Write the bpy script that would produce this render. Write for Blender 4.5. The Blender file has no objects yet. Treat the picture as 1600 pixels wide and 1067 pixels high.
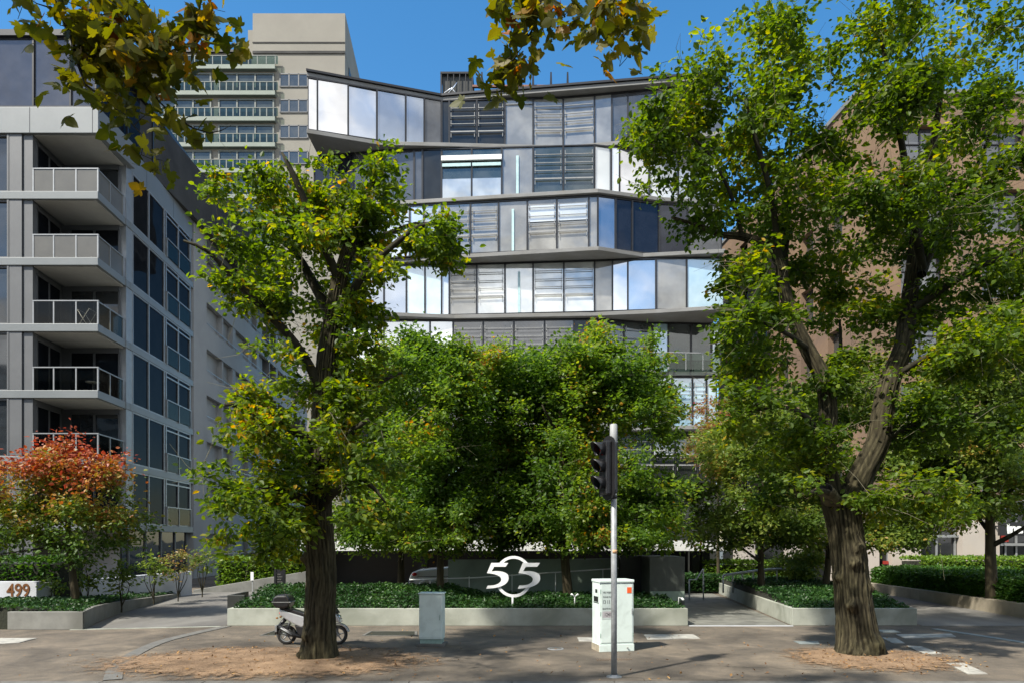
import bpy, math, random
import numpy as np
from mathutils import Vector, Matrix, noise as mnoise
R = math.radians
rng = np.random.default_rng(7)
random.seed(5)
scene = bpy.context.scene
col = scene.collection
F = 1100.0; CX = 800.0; HZ = 842.0; CAMZ = 2.5
def W(px, py, Y):
    "pixel of the 1600x1067 photograph at depth Y -> world"
    return Vector(((px-CX)*Y/F, Y, CAMZ+(HZ-py)*Y/F))
def WX(px, Y): return (px-CX)*Y/F
def G(px, py):
    "pixel on the ground plane"
    Y = CAMZ*F/(py-HZ)
    return ((px-CX)*Y/F, Y)

# ------------------------------------------------------------ mesh helpers
class MB:
    def __init__(s): s.v=[]; s.f=[]; s.m=[]; s.sm=[]
    def add(s, vs, fs, m=0, smooth=False):
        b=len(s.v); s.v.extend([tuple(v) for v in vs])
        for f in fs: s.f.append([b+i for i in f]); s.m.append(m); s.sm.append(smooth)
        return s
    def box(s, x0,x1,y0,y1,z0,z1, m=0):
        return s.obox((0,0),(1,0),(0,1),x0,x1,y0,y1,z0,z1,m)
    def obox(s, o,u,v, a0,a1,b0,b1,z0,z1, m=0):
        vs=[]
        for z in (z0,z1):
            for a,b in ((a0,b0),(a1,b0),(a1,b1),(a0,b1)):
                vs.append((o[0]+u[0]*a+v[0]*b, o[1]+u[1]*a+v[1]*b, z))
        return s.add(vs,[(0,3,2,1),(4,5,6,7),(0,1,5,4),(1,2,6,5),(2,3,7,6),(3,0,4,7)],m)
    def prism(s, poly, z0, z1, m=0, zt=None):
        n=len(poly); vs=[(p[0],p[1],z0) for p in poly]+[(p[0],p[1],(zt[i] if zt else z1)) for i,p in enumerate(poly)]
        fs=[list(range(n))[::-1], list(range(n,2*n))]+[(i,(i+1)%n,n+(i+1)%n,n+i) for i in range(n)]
        return s.add(vs,fs,m)
    def xprism(s, poly, y0, y1, m=0, smooth=False):
        "polygon in x,z extruded along y"
        n=len(poly); vs=[(p[0],y0,p[1]) for p in poly]+[(p[0],y1,p[1]) for p in poly]
        fs=[list(range(n)), list(range(n,2*n))[::-1]]+[(i,n+i,n+(i+1)%n,(i+1)%n) for i in range(n)]
        b=len(s.f); s.add(vs,fs,m)
        if smooth:
            for i in range(b+2,len(s.f)): s.sm[i]=True
        return s
    def tube(s, pts, rad, n=8, m=0, caps=True, smooth=True, closed=False):
        pts=[Vector(p) for p in pts]; k=len(pts)
        if not hasattr(rad,'__len__'): rad=[rad]*k
        t=(pts[1]-pts[0]).normalized()
        a=Vector((0,0,1)) if abs(t.z)<.9 else Vector((1,0,0))
        nrm=(a-t*a.dot(t)).normalized(); vs=[]
        for i in range(k):
            if closed: t=(pts[(i+1)%k]-pts[i-1]).normalized()
            elif i==0: t=(pts[1]-pts[0]).normalized()
            elif i==k-1: t=(pts[-1]-pts[-2]).normalized()
            else: t=(pts[i+1]-pts[i-1]).normalized()
            nrm=(nrm-t*nrm.dot(t)).normalized(); bn=t.cross(nrm)
            for j in range(n):
                an=2*math.pi*j/n
                vs.append(pts[i]+(nrm*math.cos(an)+bn*math.sin(an))*rad[i])
        fs=[]
        for i in range(k if closed else k-1):
            for j in range(n):
                i2=(i+1)%k
                fs.append((i*n+j,i*n+(j+1)%n,i2*n+(j+1)%n,i2*n+j))
        s.add(vs,fs,m,smooth)
        if caps and not closed:
            b=len(s.v)-len(vs)
            s.f.append([b+j for j in range(n)][::-1]); s.m.append(m); s.sm.append(False)
            s.f.append([b+(k-1)*n+j for j in range(n)]); s.m.append(m); s.sm.append(False)
        return s
    def lathe(s, prof, c, axis='z', n=24, m=0, smooth=True):
        "prof: (r, h) list"
        vs=[]
        for r,h in prof:
            for j in range(n):
                a=2*math.pi*j/n; p=(r*math.cos(a), r*math.sin(a), h)
                if axis=='y': p=(p[0],p[2],p[1])
                if axis=='x': p=(p[2],p[0],p[1])
                vs.append((c[0]+p[0],c[1]+p[1],c[2]+p[2]))
        fs=[(i*n+j,i*n+(j+1)%n,(i+1)*n+(j+1)%n,(i+1)*n+j) for i in range(len(prof)-1) for j in range(n)]
        return s.add(vs,fs,m,smooth)
    def ball(s, c, r, m=0, n=12):
        if not hasattr(r,'__len__'): r=(r,r,r)
        vs=[];fs=[]; k=n//2
        for i in range(k+1):
            t=math.pi*i/k
            for j in range(n):
                a=2*math.pi*j/n
                vs.append((c[0]+r[0]*math.sin(t)*math.cos(a),c[1]+r[1]*math.sin(t)*math.sin(a),c[2]+r[2]*math.cos(t)))
        for i in range(k):
            for j in range(n): fs.append((i*n+j,(i+1)*n+j,(i+1)*n+(j+1)%n,i*n+(j+1)%n))
        return s.add(vs,fs,m,True)
    def build(s, name, mats, parent=None, bevel=0):
        if not isinstance(mats,(list,tuple)): mats=[mats]
        me=bpy.data.meshes.new(name)
        o=bpy.data.objects.new(name,me); col.objects.link(o)
        off=Vector((0,0,0))
        if parent is not None:
            o.parent=parent; off=wloc(parent)
        me.from_pydata([(v[0]-off.x,v[1]-off.y,v[2]-off.z) for v in s.v],[],s.f)
        for m in mats: me.materials.append(m)
        me.polygons.foreach_set('material_index',s.m); me.polygons.foreach_set('use_smooth',s.sm)
        import bmesh
        bm=bmesh.new(); bm.from_mesh(me); bmesh.ops.recalc_face_normals(bm,faces=bm.faces); bm.to_mesh(me); bm.free()
        me.update()
        if bevel:
            b=o.modifiers.new('bevel','BEVEL'); b.width=bevel; b.segments=2; b.limit_method='ANGLE'
        return o
def wloc(o):
    l=Vector(o.location); p=o.parent
    while p is not None: l+=Vector(p.location); p=p.parent
    return l
def tag(o, label=None, cat=None, group=None, kind=None):
    if label: o['label']=label
    if cat: o['category']=cat
    if group: o['group']=group
    if kind: o['kind']=kind
    return o
def thing(name, label, cat, loc=(0,0,0), group=None):
    o=bpy.data.objects.new(name,None); col.objects.link(o); o.location=loc; o.empty_display_size=.2
    return tag(o,label,cat,group)
def tree_copy(root, loc, label, rotz=0):
    r=root.copy(); col.objects.link(r); r.location=loc; r.rotation_euler=(0,0,rotz); r['label']=label
    for ch in list(root.children):
        c=ch.copy(); col.objects.link(c); c.parent=r
        for g in ch.children:
            d=g.copy(); col.objects.link(d); d.parent=c
    return r
def np_mesh(name, verts, faces_flat, face_size, mat, parent=None, attr=None, smooth=False):
    "faces_flat: flat index array, every face has face_size corners"
    me=bpy.data.meshes.new(name)
    off=wloc(parent) if parent is not None else Vector((0,0,0))
    v=(np.asarray(verts,dtype=np.float32)-np.array(off,dtype=np.float32))
    nf=len(faces_flat)//face_size
    me.vertices.add(len(v)); me.vertices.foreach_set('co',v.ravel())
    me.loops.add(len(faces_flat)); me.loops.foreach_set('vertex_index',np.asarray(faces_flat,dtype=np.int32))
    me.polygons.add(nf); me.polygons.foreach_set('loop_start',np.arange(nf,dtype=np.int32)*face_size)
    me.polygons.foreach_set('use_smooth',np.full(nf,smooth))
    me.update(calc_edges=True)
    if attr is not None:
        a=me.attributes.new('vary','FLOAT','POINT'); a.data.foreach_set('value',np.asarray(attr,dtype=np.float32))
    me.materials.append(mat)
    o=bpy.data.objects.new(name,me); col.objects.link(o)
    if parent is not None: o.parent=parent
    return o
def text_mesh(name, body, size, mat, parent, loc, depth=.01, bold=0, rotz=0, align='LEFT', sx=1.0):
    cu=bpy.data.curves.new(name,'FONT'); cu.body=body; cu.size=size; cu.extrude=depth; cu.offset=bold; cu.align_x=align
    t=bpy.data.objects.new(name+'_c',cu); col.objects.link(t)
    dg=bpy.context.evaluated_depsgraph_get(); me=bpy.data.meshes.new_from_object(t.evaluated_get(dg))
    bpy.data.objects.remove(t)
    M=Matrix.Translation(Vector(loc)-(wloc(parent) if parent else Vector()))@Matrix.Rotation(rotz,4,'Z')@Matrix.Rotation(R(90),4,'X')@Matrix.Diagonal((sx,1,1,1))
    me.transform(M); me.materials.clear(); me.materials.append(mat)
    o=bpy.data.objects.new(name,me); col.objects.link(o)
    if parent: o.parent=parent
    return o

# ------------------------------------------------------------ materials
def nt(name):
    m=bpy.data.materials.new(name); m.use_nodes=True; n=m.node_tree; n.nodes.clear()
    out=n.nodes.new('ShaderNodeOutputMaterial'); return m,n,out
def mat(name, c1, c2=None, rough=.7, scale=4, metal=0, bump=.0, bscale=60, spec=.5, stain=None, sscale=.6, coat=0, stretch=None):
    m,n,out=nt(name); L=n.links
    b=n.nodes.new('ShaderNodeBsdfPrincipled'); L.new(b.outputs[0],out.inputs[0])
    b.inputs['Roughness'].default_value=rough; b.inputs['Metallic'].default_value=metal
    b.inputs['Specular IOR Level'].default_value=spec; b.inputs['Coat Weight'].default_value=coat
    tc=n.nodes.new('ShaderNodeTexCoord'); mp=n.nodes.new('ShaderNodeMapping'); L.new(tc.outputs['Object'],mp.inputs[0])
    if stretch: mp.inputs['Scale'].default_value=stretch
    c1=(*c1,1); c2=(*(c2 or [x*.8 for x in c1[:3]]),1)
    nz=n.nodes.new('ShaderNodeTexNoise'); nz.inputs['Scale'].default_value=scale; nz.inputs['Detail'].default_value=8; nz.inputs['Roughness'].default_value=.65
    L.new(mp.outputs[0],nz.inputs['Vector'])
    r=n.nodes.new('ShaderNodeValToRGB'); r.color_ramp.elements[0].position=.35; r.color_ramp.elements[1].position=.65
    r.color_ramp.elements[0].color=c2; r.color_ramp.elements[1].color=c1
    L.new(nz.outputs['Fac'],r.inputs[0]); last=r.outputs[0]
    if stain:
        n2=n.nodes.new('ShaderNodeTexNoise'); n2.inputs['Scale'].default_value=sscale; n2.inputs['Detail'].default_value=6
        n2.inputs['Distortion'].default_value=.6
        L.new(mp.outputs[0],n2.inputs['Vector'])
        r2=n.nodes.new('ShaderNodeValToRGB'); r2.color_ramp.elements[0].position=.48; r2.color_ramp.elements[1].position=.68
        L.new(n2.outputs['Fac'],r2.inputs[0])
        mx=n.nodes.new('ShaderNodeMix'); mx.data_type='RGBA'; L.new(r2.outputs[0],mx.inputs[0]); L.new(last,mx.inputs[6]); mx.inputs[7].default_value=(*stain,1)
        last=mx.outputs[2]
    L.new(last,b.inputs['Base Color'])
    if bump:
        n3=n.nodes.new('ShaderNodeTexNoise'); n3.inputs['Scale'].default_value=bscale; n3.inputs['Detail'].default_value=6
        L.new(mp.outputs[0],n3.inputs['Vector'])
        bp=n.nodes.new('ShaderNodeBump'); bp.inputs['Strength'].default_value=bump; bp.inputs['Distance'].default_value=.02
        L.new(n3.outputs['Fac'],bp.inputs['Height']); L.new(bp.outputs[0],b.inputs['Normal'])
    return m
def glass(name, base, refl=.5, rough=.03, wav=.15, wscale=.8, tint=(.9,.95,1), c2=None, scale=1.5, fmax=.4):
    "architectural glass: a view of the blind or room behind mixed with a mirror reflection"
    m,n,out=nt(name); L=n.links
    d=n.nodes.new('ShaderNodeBsdfDiffuse'); g=n.nodes.new('ShaderNodeBsdfGlossy'); mx=n.nodes.new('ShaderNodeMixShader')
    g.inputs['Roughness'].default_value=rough; g.inputs['Color'].default_value=(*tint,1)
    fr=n.nodes.new('ShaderNodeLayerWeight'); fr.inputs['Blend'].default_value=.35
    mr=n.nodes.new('ShaderNodeMapRange'); mr.inputs['To Min'].default_value=refl; mr.inputs['To Max'].default_value=min(1,refl+fmax)
    L.new(fr.outputs['Fresnel'],mr.inputs[0]); L.new(mr.outputs[0],mx.inputs[0])
    L.new(d.outputs[0],mx.inputs[1]); L.new(g.outputs[0],mx.inputs[2]); L.new(mx.outputs[0],out.inputs[0])
    tc=n.nodes.new('ShaderNodeTexCoord')
    nz=n.nodes.new('ShaderNodeTexNoise'); nz.inputs['Scale'].default_value=wscale; nz.inputs['Detail'].default_value=1
    L.new(tc.outputs['Object'],nz.inputs['Vector'])
    bp=n.nodes.new('ShaderNodeBump'); bp.inputs['Strength'].default_value=wav; bp.inputs['Distance'].default_value=.05
    L.new(nz.outputs['Fac'],bp.inputs['Height']); L.new(bp.outputs[0],g.inputs['Normal'])
    n2=n.nodes.new('ShaderNodeTexNoise'); n2.inputs['Scale'].default_value=scale; n2.inputs['Detail'].default_value=3
    L.new(tc.outputs['Object'],n2.inputs['Vector'])
    r=n.nodes.new('ShaderNodeValToRGB'); r.color_ramp.elements[0].position=.35; r.color_ramp.elements[1].position=.65
    r.color_ramp.elements[0].color=(*(c2 or [x*.7 for x in base]),1); r.color_ramp.elements[1].color=(*base,1)
    L.new(n2.outputs['Fac'],r.inputs[0]); L.new(r.outputs[0],d.inputs[0])
    return m
def clear_glass(name, tint=(.75,.85,.83), refl=.12, rough=.03, mx_=.2):
    "thin see-through pane"
    m,n,out=nt(name); L=n.links
    t=n.nodes.new('ShaderNodeBsdfTransparent'); t.inputs[0].default_value=(*tint,1)
    g=n.nodes.new('ShaderNodeBsdfGlossy'); g.inputs['Roughness'].default_value=rough
    mx=n.nodes.new('ShaderNodeMixShader'); fr=n.nodes.new('ShaderNodeLayerWeight'); fr.inputs['Blend'].default_value=.3
    mr=n.nodes.new('ShaderNodeMapRange'); mr.inputs['To Min'].default_value=refl; mr.inputs['To Max'].default_value=mx_
    L.new(fr.outputs['Fresnel'],mr.inputs[0]); L.new(mr.outputs[0],mx.inputs[0]); L.new(t.outputs[0],mx.inputs[1]); L.new(g.outputs[0],mx.inputs[2]); L.new(mx.outputs[0],out.inputs[0])
    return m
def leafmat(name, stops, trans=.35, rough=.45, spec=.35):
    "colour per leaf from the stored random value"
    m,n,out=nt(name); L=n.links
    at=n.nodes.new('ShaderNodeAttribute'); at.attribute_name='vary'
    r=n.nodes.new('ShaderNodeValToRGB'); cr=r.color_ramp
    cr.elements[0].position=stops[0][0]; cr.elements[0].color=(*stops[0][1],1)
    cr.elements[1].position=stops[-1][0]; cr.elements[1].color=(*stops[-1][1],1)
    for p,c in stops[1:-1]:
        e=cr.elements.new(p); e.color=(*c,1)
    L.new(at.outputs['Fac'],r.inputs[0])
    b=n.nodes.new('ShaderNodeBsdfPrincipled'); b.inputs['Roughness'].default_value=rough; b.inputs['Specular IOR Level'].default_value=spec
    L.new(r.outputs[0],b.inputs['Base Color'])
    tr=n.nodes.new('ShaderNodeBsdfTranslucent')
    hs=n.nodes.new('ShaderNodeHueSaturation'); hs.inputs['Hue'].default_value=.485; hs.inputs['Saturation'].default_value=1.1; hs.inputs['Value'].default_value=1.8
    L.new(r.outputs[0],hs.inputs['Color']); L.new(hs.outputs[0],tr.inputs[0])
    mx=n.nodes.new('ShaderNodeMixShader'); mx.inputs[0].default_value=trans
    L.new(b.outputs[0],mx.inputs[1]); L.new(tr.outputs[0],mx.inputs[2]); L.new(mx.outputs[0],out.inputs[0])
    return m
def barkmat(name, c1, c2, sc=9):
    m,n,out=nt(name); L=n.links
    b=n.nodes.new('ShaderNodeBsdfPrincipled'); L.new(b.outputs[0],out.inputs[0]); b.inputs['Roughness'].default_value=.9; b.inputs['Specular IOR Level'].default_value=.2
    tc=n.nodes.new('ShaderNodeTexCoord'); mp=n.nodes.new('ShaderNodeMapping'); mp.inputs['Scale'].default_value=(1,1,.16); L.new(tc.outputs['Object'],mp.inputs[0])
    nz=n.nodes.new('ShaderNodeTexNoise'); nz.inputs['Scale'].default_value=sc; nz.inputs['Detail'].default_value=7; nz.inputs['Roughness'].default_value=.7; L.new(mp.outputs[0],nz.inputs['Vector'])
    n4=n.nodes.new('ShaderNodeTexNoise'); n4.inputs['Scale'].default_value=1.3; n4.inputs['Detail'].default_value=4; L.new(tc.outputs['Object'],n4.inputs['Vector'])
    r=n.nodes.new('ShaderNodeValToRGB'); r.color_ramp.elements[0].position=.38; r.color_ramp.elements[1].position=.64
    r.color_ramp.elements[0].color=(*c2,1); r.color_ramp.elements[1].color=(*c1,1); L.new(nz.outputs['Fac'],r.inputs[0])
    mx=n.nodes.new('ShaderNodeMix'); mx.data_type='RGBA'; L.new(n4.outputs['Fac'],mx.inputs[0]); L.new(r.outputs[0],mx.inputs[6]); mx.blend_type='MULTIPLY'; mx.inputs[7].default_value=(.75,.85,.6,1)
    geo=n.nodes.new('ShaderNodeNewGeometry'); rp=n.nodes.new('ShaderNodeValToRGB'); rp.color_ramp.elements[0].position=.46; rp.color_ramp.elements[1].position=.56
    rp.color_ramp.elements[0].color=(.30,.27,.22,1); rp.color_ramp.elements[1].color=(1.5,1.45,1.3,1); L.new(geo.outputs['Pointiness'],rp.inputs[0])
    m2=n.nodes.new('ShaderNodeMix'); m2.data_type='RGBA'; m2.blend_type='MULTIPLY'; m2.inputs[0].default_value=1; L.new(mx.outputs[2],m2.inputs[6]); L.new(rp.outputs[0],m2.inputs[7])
    L.new(m2.outputs[2],b.inputs['Base Color'])
    bp=n.nodes.new('ShaderNodeBump'); bp.inputs['Strength'].default_value=.8; bp.inputs['Distance'].default_value=.03; L.new(nz.outputs['Fac'],bp.inputs['Height']); L.new(bp.outputs[0],b.inputs['Normal'])
    return m

M={}
M['asphalt']=mat('asphalt',(.118,.101,.083),(.070,.061,.051),rough=.85,scale=1.2,bump=.5,bscale=120,stain=(.165,.14,.107),sscale=.45)
M['road']=mat('road_asphalt',(.07,.07,.07),(.045,.045,.047),rough=.85,scale=3,bump=.5,bscale=120)
M['drive']=mat('driveway_concrete',(.17,.165,.15),(.115,.11,.10),rough=.8,scale=.9,bump=.25,bscale=80,stain=(.085,.08,.075),sscale=.5,stretch=(1,.35,1))
M['concrete']=mat('planter_concrete',(.36,.375,.325),(.28,.295,.25),rough=.8,scale=1.6,bump=.2,bscale=50,stain=(.20,.215,.175),sscale=.9)
M['concrete_grey']=mat('grey_concrete',(.22,.22,.20),(.16,.16,.145),rough=.8,scale=2,bump=.2,bscale=50,stain=(.12,.12,.105),sscale=.8)
M['kerb']=mat('kerb_stone',(.15,.145,.13),(.095,.093,.085),rough=.85,scale=5,bump=.5,bscale=90)
M['dirt']=mat('bare_earth',(.33,.215,.125),(.22,.14,.085),rough=.95,scale=3,bump=.9,bscale=45,stain=(.13,.095,.065),sscale=1.6)
M['ramp_wall']=mat('sandy_concrete',(.32,.28,.21),(.24,.21,.155),rough=.85,scale=2,bump=.2,stain=(.17,.15,.11))
M['white_wall']=mat('white_render',(.50,.52,.55),(.44,.46,.49),rough=.7,scale=2,stain=(.36,.38,.40),sscale=.5)
M['green_wall']=mat('grey_green_render',(.20,.26,.21),(.165,.215,.172),rough=.6,scale=1,stain=(.13,.17,.135),sscale=.7)
M['dark_wall']=mat('dark_cladding',(.028,.031,.027),(.02,.022,.02),rough=.45,scale=2)
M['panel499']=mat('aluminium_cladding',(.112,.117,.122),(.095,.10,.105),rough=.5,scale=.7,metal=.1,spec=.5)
M['fascia499']=mat('fascia_cladding',(.175,.19,.195),(.15,.165,.17),rough=.45,scale=.5,metal=.1)
M['car_paint']=mat('car_paint',(.72,.74,.75),(.68,.70,.71),rough=.2,metal=.15,coat=.6)
M['recess']=mat('shaded_recess_wall',(.09,.09,.09),(.07,.07,.072),rough=.8)  # darker than the wing render: shade inside the openings put into the colour
M['soffit']=mat('balcony_soffit',(.36,.355,.33),(.32,.315,.295),rough=.8,scale=2)
M['render499']=mat('grey_render_wall',(.33,.335,.335),(.29,.295,.295),rough=.75,scale=.5,stain=(.25,.255,.255),sscale=.2)
M['alu']=mat('window_frame_metal',(.30,.31,.315),(.25,.26,.265),rough=.4,metal=.4,scale=3)
M['frame_dark']=mat('dark_mullion',(.012,.013,.015),(.009,.009,.011),rough=.35,scale=3)
M['tower']=mat('tower_render',(.23,.22,.19),(.20,.19,.165),rough=.85,scale=.25,stain=(.20,.19,.165),sscale=.12)
M['tower_slab']=mat('tower_slab_edge',(.20,.235,.205),(.17,.20,.175),rough=.7,scale=.4)
M['slab505']=mat('slab_edge_concrete',(.185,.187,.185),(.14,.142,.14),rough=.65,scale=.8,stain=(.145,.142,.13),sscale=.5,stretch=(1,1,3))
M['tan']=mat('tan_precast',(.205,.132,.08),(.17,.11,.067),rough=.85,scale=.5,bump=.1,stain=(.135,.09,.063),sscale=.25)
M['beige']=mat('beige_stone',(.42,.38,.34),(.37,.335,.30),rough=.8,scale=.7,stain=(.40,.35,.30),sscale=.4)
M['black']=mat('black_metal',(.012,.013,.014),(.009,.009,.01),rough=.4)
M['black_plastic']=mat('black_plastic',(.018,.018,.02),(.013,.013,.014),rough=.35)
M['rubber']=mat('tyre_rubber',(.016,.016,.016),(.011,.011,.011),rough=.8)
M['galv']=mat('galvanised_steel',(.34,.355,.36),(.26,.27,.275),rough=.5,metal=.2,scale=14,stain=(.20,.21,.215),sscale=5)
M['silver']=mat('silver_paint',(.55,.57,.60),(.50,.52,.55),rough=.25,metal=.5,coat=.5)
M['chrome']=mat('chrome',(.8,.82,.85),(.75,.77,.8),rough=.12,metal=1)
M['white']=mat('white_paint',(.80,.81,.80),(.74,.75,.74),rough=.4,scale=6)
M['railwhite']=mat('rail_paint',(.62,.63,.62),(.55,.56,.55),rough=.4,scale=6)
M['cab']=mat('pale_green_paint',(.64,.73,.69),(.60,.69,.65),rough=.45,scale=2.2,stain=(.52,.60,.56),sscale=3.5)
M['cabdark']=mat('darker_green_paint',(.30,.42,.37),(.22,.31,.27),rough=.55,scale=12)
M['orange']=mat('orange_sticker',(.85,.12,.02),rough=.5)
M['red']=mat('red_lens',(.55,.02,.015),rough=.2)
M['amber']=mat('amber_lens',(.35,.14,.02),rough=.2)
M['green']=mat('green_lens',(.01,.16,.11),rough=.2)
M['bronze']=mat('bronze_letters',(.23,.10,.035),(.17,.07,.025),rough=.45,metal=.4)
M['red_sign']=mat('red_panel',(.30,.03,.02),rough=.5)
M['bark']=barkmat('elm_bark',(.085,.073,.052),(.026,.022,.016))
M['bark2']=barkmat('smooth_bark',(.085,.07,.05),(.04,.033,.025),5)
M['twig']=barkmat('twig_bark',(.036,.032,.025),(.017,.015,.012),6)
M['pale_twig']=barkmat('bare_twig_bark',(.17,.155,.13),(.10,.09,.075),6)
M['soil']=mat('dark_soil',(.02,.022,.012),(.012,.014,.008),rough=1,scale=9,bump=1,bscale=20)
# glass types
M['g499']=glass('tinted_window_glass',(.03,.034,.038),refl=.14,fmax=.12,wav=.5,wscale=.5,tint=(.50,.52,.54))
M['g499b']=glass('dark_curtain_glass',(.010,.012,.015),refl=.03,fmax=.06,wav=.9,wscale=.35,tint=(.42,.46,.50))
M['g499c']=glass('penthouse_glass',(.05,.052,.06),fmax=.15,refl=.16,wav=.2,tint=(.50,.50,.54))
M['room']=mat('dim_room_interior',(.05,.05,.048),(.025,.025,.025),rough=.9,scale=.6)
M['balu']=clear_glass('balustrade_glass',(.52,.51,.46),.02,mx_=.10)
M['balu_tan']=mat('frosted_tan_glass',(.125,.12,.105),(.10,.096,.085),rough=.25,scale=.8)
M['balug']=clear_glass('green_balustrade_glass',(.55,.64,.57),.05,mx_=.14)
M['gt']=glass('tower_window_glass',(.05,.06,.06),refl=.08,fmax=.2,tint=(.72,.77,.76))
M['gtd']=glass('tower_dark_glass',(.05,.052,.05),refl=.12,tint=(.7,.75,.75))
M['gsky']=glass('mirror_glass',(.08,.10,.14),refl=.60,wav=.06,tint=(.97,.98,1))
M['gblue']=glass('blue_mirror_glass',(.10,.12,.16),refl=.38,wav=.05,tint=(.72,.80,.92))
M['gnavy']=glass('navy_glass',(.014,.016,.022),refl=.05,wav=.05,fmax=.25,tint=(.62,.66,.78))
M['gslate']=glass('slate_glass',(.075,.08,.09),refl=.10,wav=.05,fmax=.25,tint=(.82,.84,.86))
M['ggrey']=glass('grey_blind_glass',(.25,.247,.23),fmax=.22,refl=.14,wav=.2,c2=(.15,.148,.138),scale=.7)
M['gpale']=glass('pale_blind_glass',(.50,.51,.48),refl=.30,wav=.2,c2=(.28,.29,.28),scale=.6)
M['gwhite']=glass('white_blind_glass',(.55,.58,.59),refl=.35,wav=.05,c2=(.42,.46,.48),scale=.5)
M['gdark']=glass('dark_room_glass',(.022,.024,.025),refl=.05,wav=.05,fmax=.2,tint=(.75,.76,.78))
M['gdk2']=glass('dim_room_glass',(.05,.06,.062),refl=.12,wav=.1,fmax=.25,tint=(.82,.86,.85),c2=(.02,.03,.03),scale=.9)
M['gcyan']=glass('light_blue_glass',(.36,.52,.60),refl=.30,wav=.05,c2=(.26,.42,.52),scale=.8)
M['tower_rail']=mat('tower_rail_metal',(.13,.15,.14),(.11,.125,.118),rough=.6)
M['canopy_paint']=mat('canopy_paint',(.60,.61,.60),(.54,.55,.54),rough=.6,stain=(.45,.46,.45))
M['louvre']=mat('louvre_metal',(.30,.30,.29),(.26,.26,.25),rough=.35,metal=.3)
M['cyanstrip']=mat('pale_blue_panel',(.42,.60,.62),rough=.4)
# leaves
M['lf_elm']=leafmat('elm_leaf',[(0,(.04,.08,.009)),(.40,(.085,.145,.014)),(.72,(.17,.225,.02)),(.9,(.28,.27,.022)),(1,(.42,.26,.015))],trans=.55,rough=.5,spec=.35)
M['lf_mid']=leafmat('pear_leaf',[(0,(.045,.10,.014)),(.45,(.095,.175,.022)),(.8,(.17,.25,.03)),(.97,(.23,.26,.03)),(1,(.36,.20,.03))],trans=.56,rough=.45,spec=.4)
M['lf_light']=leafmat('light_leaf',[(0,(.06,.11,.02)),(.5,(.12,.18,.03)),(.9,(.21,.25,.045)),(1,(.32,.22,.05))],trans=.48)
M['lf_maple']=leafmat('maple_leaf',[(0,(.03,.07,.010)),(.40,(.07,.13,.014)),(.62,(.16,.165,.02)),(.78,(.33,.17,.035)),(.9,(.34,.12,.04)),(1,(.29,.075,.035))],trans=.3)
M['lf_red']=leafmat('reddish_leaf',[(0,(.09,.13,.03)),(.5,(.19,.17,.04)),(.85,(.28,.13,.06)),(1,(.28,.06,.05))],trans=.35)
M['lf_plane']=leafmat('plane_leaf',[(0,(.05,.065,.006)),(.5,(.10,.10,.010)),(.78,(.20,.165,.018)),(.93,(.32,.12,.02)),(1,(.20,.06,.02))],trans=.6,rough=.5)
M['lf_ivy']=leafmat('ivy_leaf',[(0,(.010,.034,.008)),(.6,(.024,.07,.013)),(1,(.06,.13,.022))],trans=.2,rough=.45,spec=.3)
M['lf_hedge']=leafmat('hedge_leaf',[(0,(.02,.06,.01)),(.6,(.05,.13,.015)),(1,(.13,.22,.03))],trans=.3,rough=.45)
M['lf_hedge2']=leafmat('bright_hedge_leaf',[(0,(.06,.13,.015)),(.6,(.14,.24,.03)),(1,(.30,.36,.05))],trans=.35)
M['lf_litter']=leafmat('dead_leaf',[(0,(.12,.06,.03)),(.6,(.28,.16,.06)),(1,(.48,.30,.10))],trans=.1,rough=.8)

def asphalt_mat(name):
    m,n,out=nt(name); L=n.links
    b=n.nodes.new('ShaderNodeBsdfPrincipled'); L.new(b.outputs[0],out.inputs[0]); b.inputs['Roughness'].default_value=.88; b.inputs['Specular IOR Level'].default_value=.3
    tc=n.nodes.new('ShaderNodeTexCoord')
    def noise(sc,det,rg=.6,dist=0,vec=None):
        q=n.nodes.new('ShaderNodeTexNoise'); q.inputs['Scale'].default_value=sc; q.inputs['Detail'].default_value=det; q.inputs['Roughness'].default_value=rg; q.inputs['Distortion'].default_value=dist
        L.new(tc.outputs['Object'],q.inputs['Vector']); return q.outputs['Fac']
    def ramp(f,stops):
        r=n.nodes.new('ShaderNodeValToRGB'); cr=r.color_ramp
        cr.elements[0].position=stops[0][0]; cr.elements[0].color=(*stops[0][1],1); cr.elements[1].position=stops[-1][0]; cr.elements[1].color=(*stops[-1][1],1)
        for p,c in stops[1:-1]: e=cr.elements.new(p); e.color=(*c,1)
        L.new(f,r.inputs[0]); return r.outputs[0]
    def mixc(f,a,c,mode='MIX'):
        x=n.nodes.new('ShaderNodeMix'); x.data_type='RGBA'; x.blend_type=mode
        if isinstance(f,float): x.inputs[0].default_value=f
        else: L.new(f,x.inputs[0])
        L.new(a,x.inputs[6]); L.new(c,x.inputs[7]); return x.outputs[2]
    base=ramp(noise(.55,7,.62,.8),[(.32,(.072,.063,.052)),(.5,(.118,.102,.082)),(.68,(.180,.152,.117))])
    fine=ramp(noise(55,5,.8),[(.3,(.55,.54,.52)),(.5,(1,1,1)),(.72,(1.7,1.65,1.55))])
    mid=ramp(noise(3.2,6,.7,.5),[(.3,(.78,.78,.8)),(.7,(1.22,1.18,1.12))])
    c=mixc(1.0,base,fine,'MULTIPLY'); c=mixc(1.0,c,mid,'MULTIPLY'); L.new(c,b.inputs['Base Color'])
    bp=n.nodes.new('ShaderNodeBump'); bp.inputs['Strength'].default_value=.6; bp.inputs['Distance'].default_value=.012; L.new(noise(80,4,.7),bp.inputs['Height']); L.new(bp.outputs[0],b.inputs['Normal'])
    return m
M['asphalt']=asphalt_mat('footpath_asphalt')
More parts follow.
